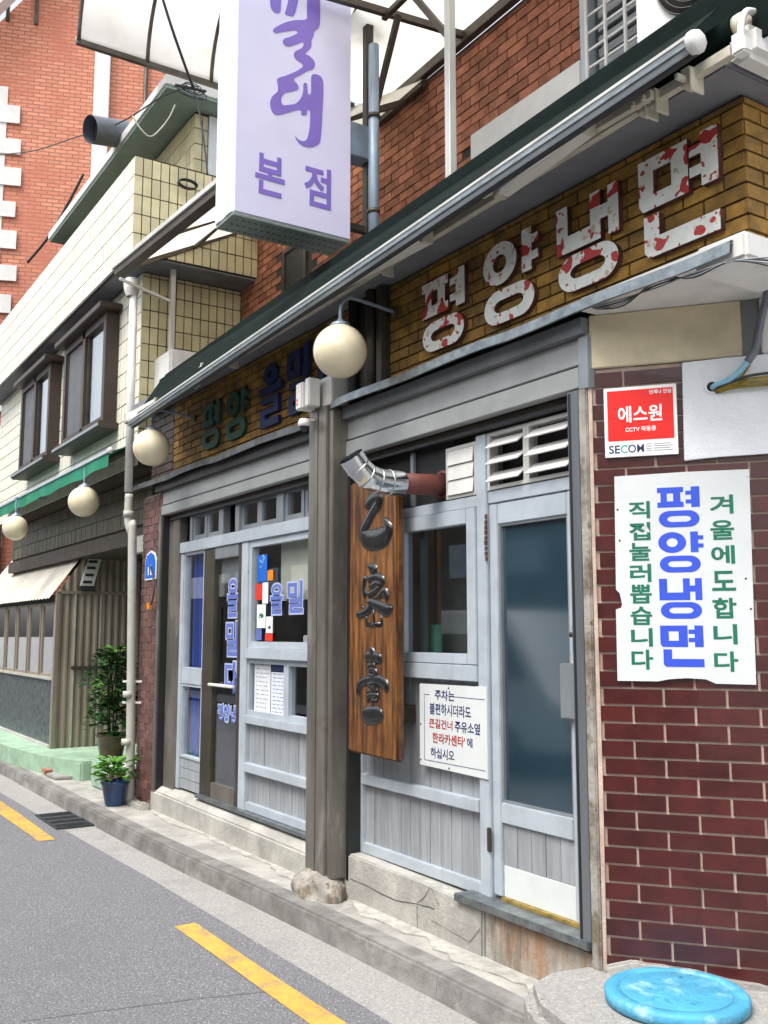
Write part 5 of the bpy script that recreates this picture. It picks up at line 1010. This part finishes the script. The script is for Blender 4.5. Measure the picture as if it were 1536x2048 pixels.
# ================================================================== FAR BUILDINGS
FB = thing('far_brick_building', 'orange red brick building with white corner stones at the end of the street', 'building', (-18, .2, 0), None)
MFB = Matrix.Translation((-18, 0, 0)) @ Matrix.Rotation(FAR_ANG, 4, 'Z')
prism('wall', [(-.35, 0), (5.5, 0), (5.5, 16), (2.3, 16), (-.35, 12.55)], .0, .5, 'far_brick', FB, M=MFB)
quad('coping', [MFB @ Vector(v) for v in ((-.6, -.12, 12.25), (2.3, -.12, 16.05), (2.3, -.12, 16.4), (-.6, -.12, 12.6))], .3, 'white_paint', FB)
box('corner_strip', -.36, .1, -.025, .0, 3, 11.6, 'white_paint', FB, M=MFB)
z = 3.1; k = 0
while z < 11.3:
    box('quoin', -.38, (.37, .33, .4)[k % 3], -.05, -.026, z, z+.29+.05*(k % 2), 'white_paint', FB, M=MFB); z += .6; k += 1
box('white_column', 1.62, 1.9, -.14, -.0, 4, 14, 'white_paint', FB, .01, M=MFB); tube('drain', [(2.55, -.05, 4), (2.55, -.05, 14)], .04, 'steel_brown', FB, 8, 0, True, MFB)
wi = boxes('window', [(.0, .06, -.05, 0, 12.9, 14.5), (.5, .56, -.05, 0, 12.9, 14.5)], 'dark_frame', FB, M=MFB); box('lower_pipe', .28, .36, -.1, -.02, 1.0, 4.6, 'bay_brown', FB, M=MFB); box('door_hood', -.3, .5, -.6, -.03, 4.5, 4.62, 'white_paint', FB, M=MFB)
d0 = ray(205, 265); d0 = ORG+d0*(-10.6/d0.x)
vd = thing('vent_duct', 'grey round vent duct poking out above the tiled parapet', 'duct', (-10.9, .2, 7.2)); dc = XS(205, 265, -10.9)
tube('duct', [(dc.x+.05, dc.y-.16, dc.z-.03), (dc.x-.1, dc.y+.45, dc.z+.12)], .16, 'duct_grey', vd, 24, 0, False); tube('duct_inner', [(dc.x+.02, dc.y-.04, dc.z), (dc.x-.1, dc.y+.45, dc.z+.12)], .15, 'rubber', vd, 24, 0, True)
# curved balcony roof in the upper left
BR = thing('curved_canopy', 'curved milky plastic canopy with brown ribs at the top left', 'canopy', (-9.2, .2, 7.45))
def arc(y, n=12): return [Vector((-9.5+1.15*(1-math.cos(R(90*k/n))), y, 7.62+1.1*math.sin(R(90*k/n)))) for k in range(n+1)]
bm = bmesh.new(); A_ = [bm.verts.new(v) for v in arc(-.8)]; B_ = [bm.verts.new(v) for v in arc(2.2)]
for k in range(12): bm.faces.new((A_[k], A_[k+1], B_[k+1], B_[k])).smooth = True
finish('roof_sheet', bm, 'polycarbonate', BR)
for y in (-.8, -.08, .64, 1.36, 2.08): tube('rib', [v+Vector((.015, 0, -.01)) for v in arc(y)], .022, 'steel_brown', BR, 6)
bar('edge_rail', (-9.5, -.82, 7.6), (-9.5, 2.2, 7.6), .05, .06, 'steel_brown', BR); bar('edge_trim', (-9.53, -.82, 7.65), (-9.53, 2.2, 7.65), .02, .03, 'steel_pale', BR); bar('leg', (-9.5, 1.4, 7.44), (-9.5, 1.4, 7.6), .04, .04, 'steel_brown', BR)
# ================================================================== OVERHEAD CABLES
def cab(label, pts, r=.008, m='cable', gr='overhead cables', n=6):
    t = tube('cable', pts, r, m, None, 6, n); tag(t, label, 'cable', gr)
j = XS(385, 175, -8.9)
cab('long thin cable sagging left from the roof corner across the far brick wall', [j, XS(330, 190, -9.4), XS(240, 245, -10.6), XS(150, 275, -12.5), XS(60, 303, -15), XS(-40, 312, -17)], .009)
cab('thick black cable coming down from the curved canopy to the roof corner', [XS(320, -20, -8.6), XS(345, 60, -8.65), XS(375, 145, -8.8), XS(388, 178, -8.9)], .014)
cab('black cable hanging in a loop from the roof corner to the canopy gutter', [XS(388, 178, -8.9), XS(400, 230, -8.85), XS(410, 300, -8.8), XS(415, 350, -8.75)], .01)
cab('pale loop of cable under the green eave', [XS(265, 232, -9.25), XS(285, 262, -9.22), XS(305, 272, -9.2), XS(335, 240, -9.2), XS(350, 210, -9.2)], .008, 'pvc_grey')
cab('thick black cable running down across the far brick wall to the parapet', [XS(167, 348, -15.5), XS(140, 400, -15.8), XS(100, 470, -16.2), XS(55, 525, -16.6)], .022)
kc = thing('insulator', 'tangle of wire and insulators at the roof corner', 'insulator', j)
for k in range(4): tube('wire_loop', [j+Vector((0, .1*math.cos(a+k)*(1+.2*k), .05*math.sin(a+k)-.02*k)) for a in [x_*.6 for x_ in range(11)]], .006, 'cable' if k % 2 else 'duct_grey', kc, 6)
bar('insulator_bar', XS(350, 170, -8.9), XS(412, 183, -8.9), .03, .02, 'cable', kc)
rg = XS(374, 370, -9.05); wc = thing('wire_coil', 'black coil of wire hanging on the tiled parapet', 'wire', rg)
for k in range(3): tube('coil', [rg+Vector((.02*k, .1*math.cos(a), .045*math.sin(a))) for a in [x_*.45 for x_ in range(15)]], .007, 'cable', wc, 6)
# ================================================================== ACROSS THE STREET (seen only mirrored in the glass)
OB = thing('opposite_building', 'plain grey building across the street, seen only mirrored in the shop glass', 'building', (-9, -8, 0))
box('wall', -30, 3, -9.5, -7.4, -.1, 5.2, 'opposite_render', OB)
for k in range(9):
    x0 = -27+k*3.2; f_ = box('shop_window', x0, x0+1.9, -7.4, -7.36, .8, 2.3, 'black', OB); box('sign_board', x0-.2, x0+2.3, -7.4, -7.25, 2.6, 3.2, ('white_paint', 'steel_bluegrey', 'cream_render')[k % 3], OB)
struct(sheet('far_pavement', [-60, 6], lambda x: -7.4, lambda x: -6.2, -.05, 'gutter_concrete'))
VN = thing('parked_van', 'white parked van across the street, seen only mirrored in the door glass', 'van', (-10.9, -5.3, -.12))
prism('body', [(-13.2, .2), (-8.7, .2), (-8.65, .75), (-8.95, 1.0), (-9.6, 1.9), (-13.1, 1.95), (-13.2, 1.2)], -6.1, -4.5, 'van_white', VN, bev=.05)
for a, b in ((-9.9, -9.15), (-11.3, -10.1), (-12.9, -11.5)): prism('side_window', [(a, 1.05), (b, 1.05), (b-(.35 if b > -9.5 else 0), 1.6), (a, 1.6)], -4.495, -4.47, 'rubber', VN)
for a in (-12.3, -9.6):
    wh = lathe('wheel', [(0, -.1), (.3, -.1), (.32, -.06), (.32, .06), (.3, .1), (0, .1)], (a, -4.58, .2), 'tyre', VN, 32, Matrix.Rotation(R(90), 4, 'X')); lathe('rim', [(0, 0), (.18, 0), (.19, .02), (0, .02)], (a, -4.475, .2), 'galvanised', wh, 24, Matrix.Rotation(R(90), 4, 'X'))
bpy.context.view_layer.update()
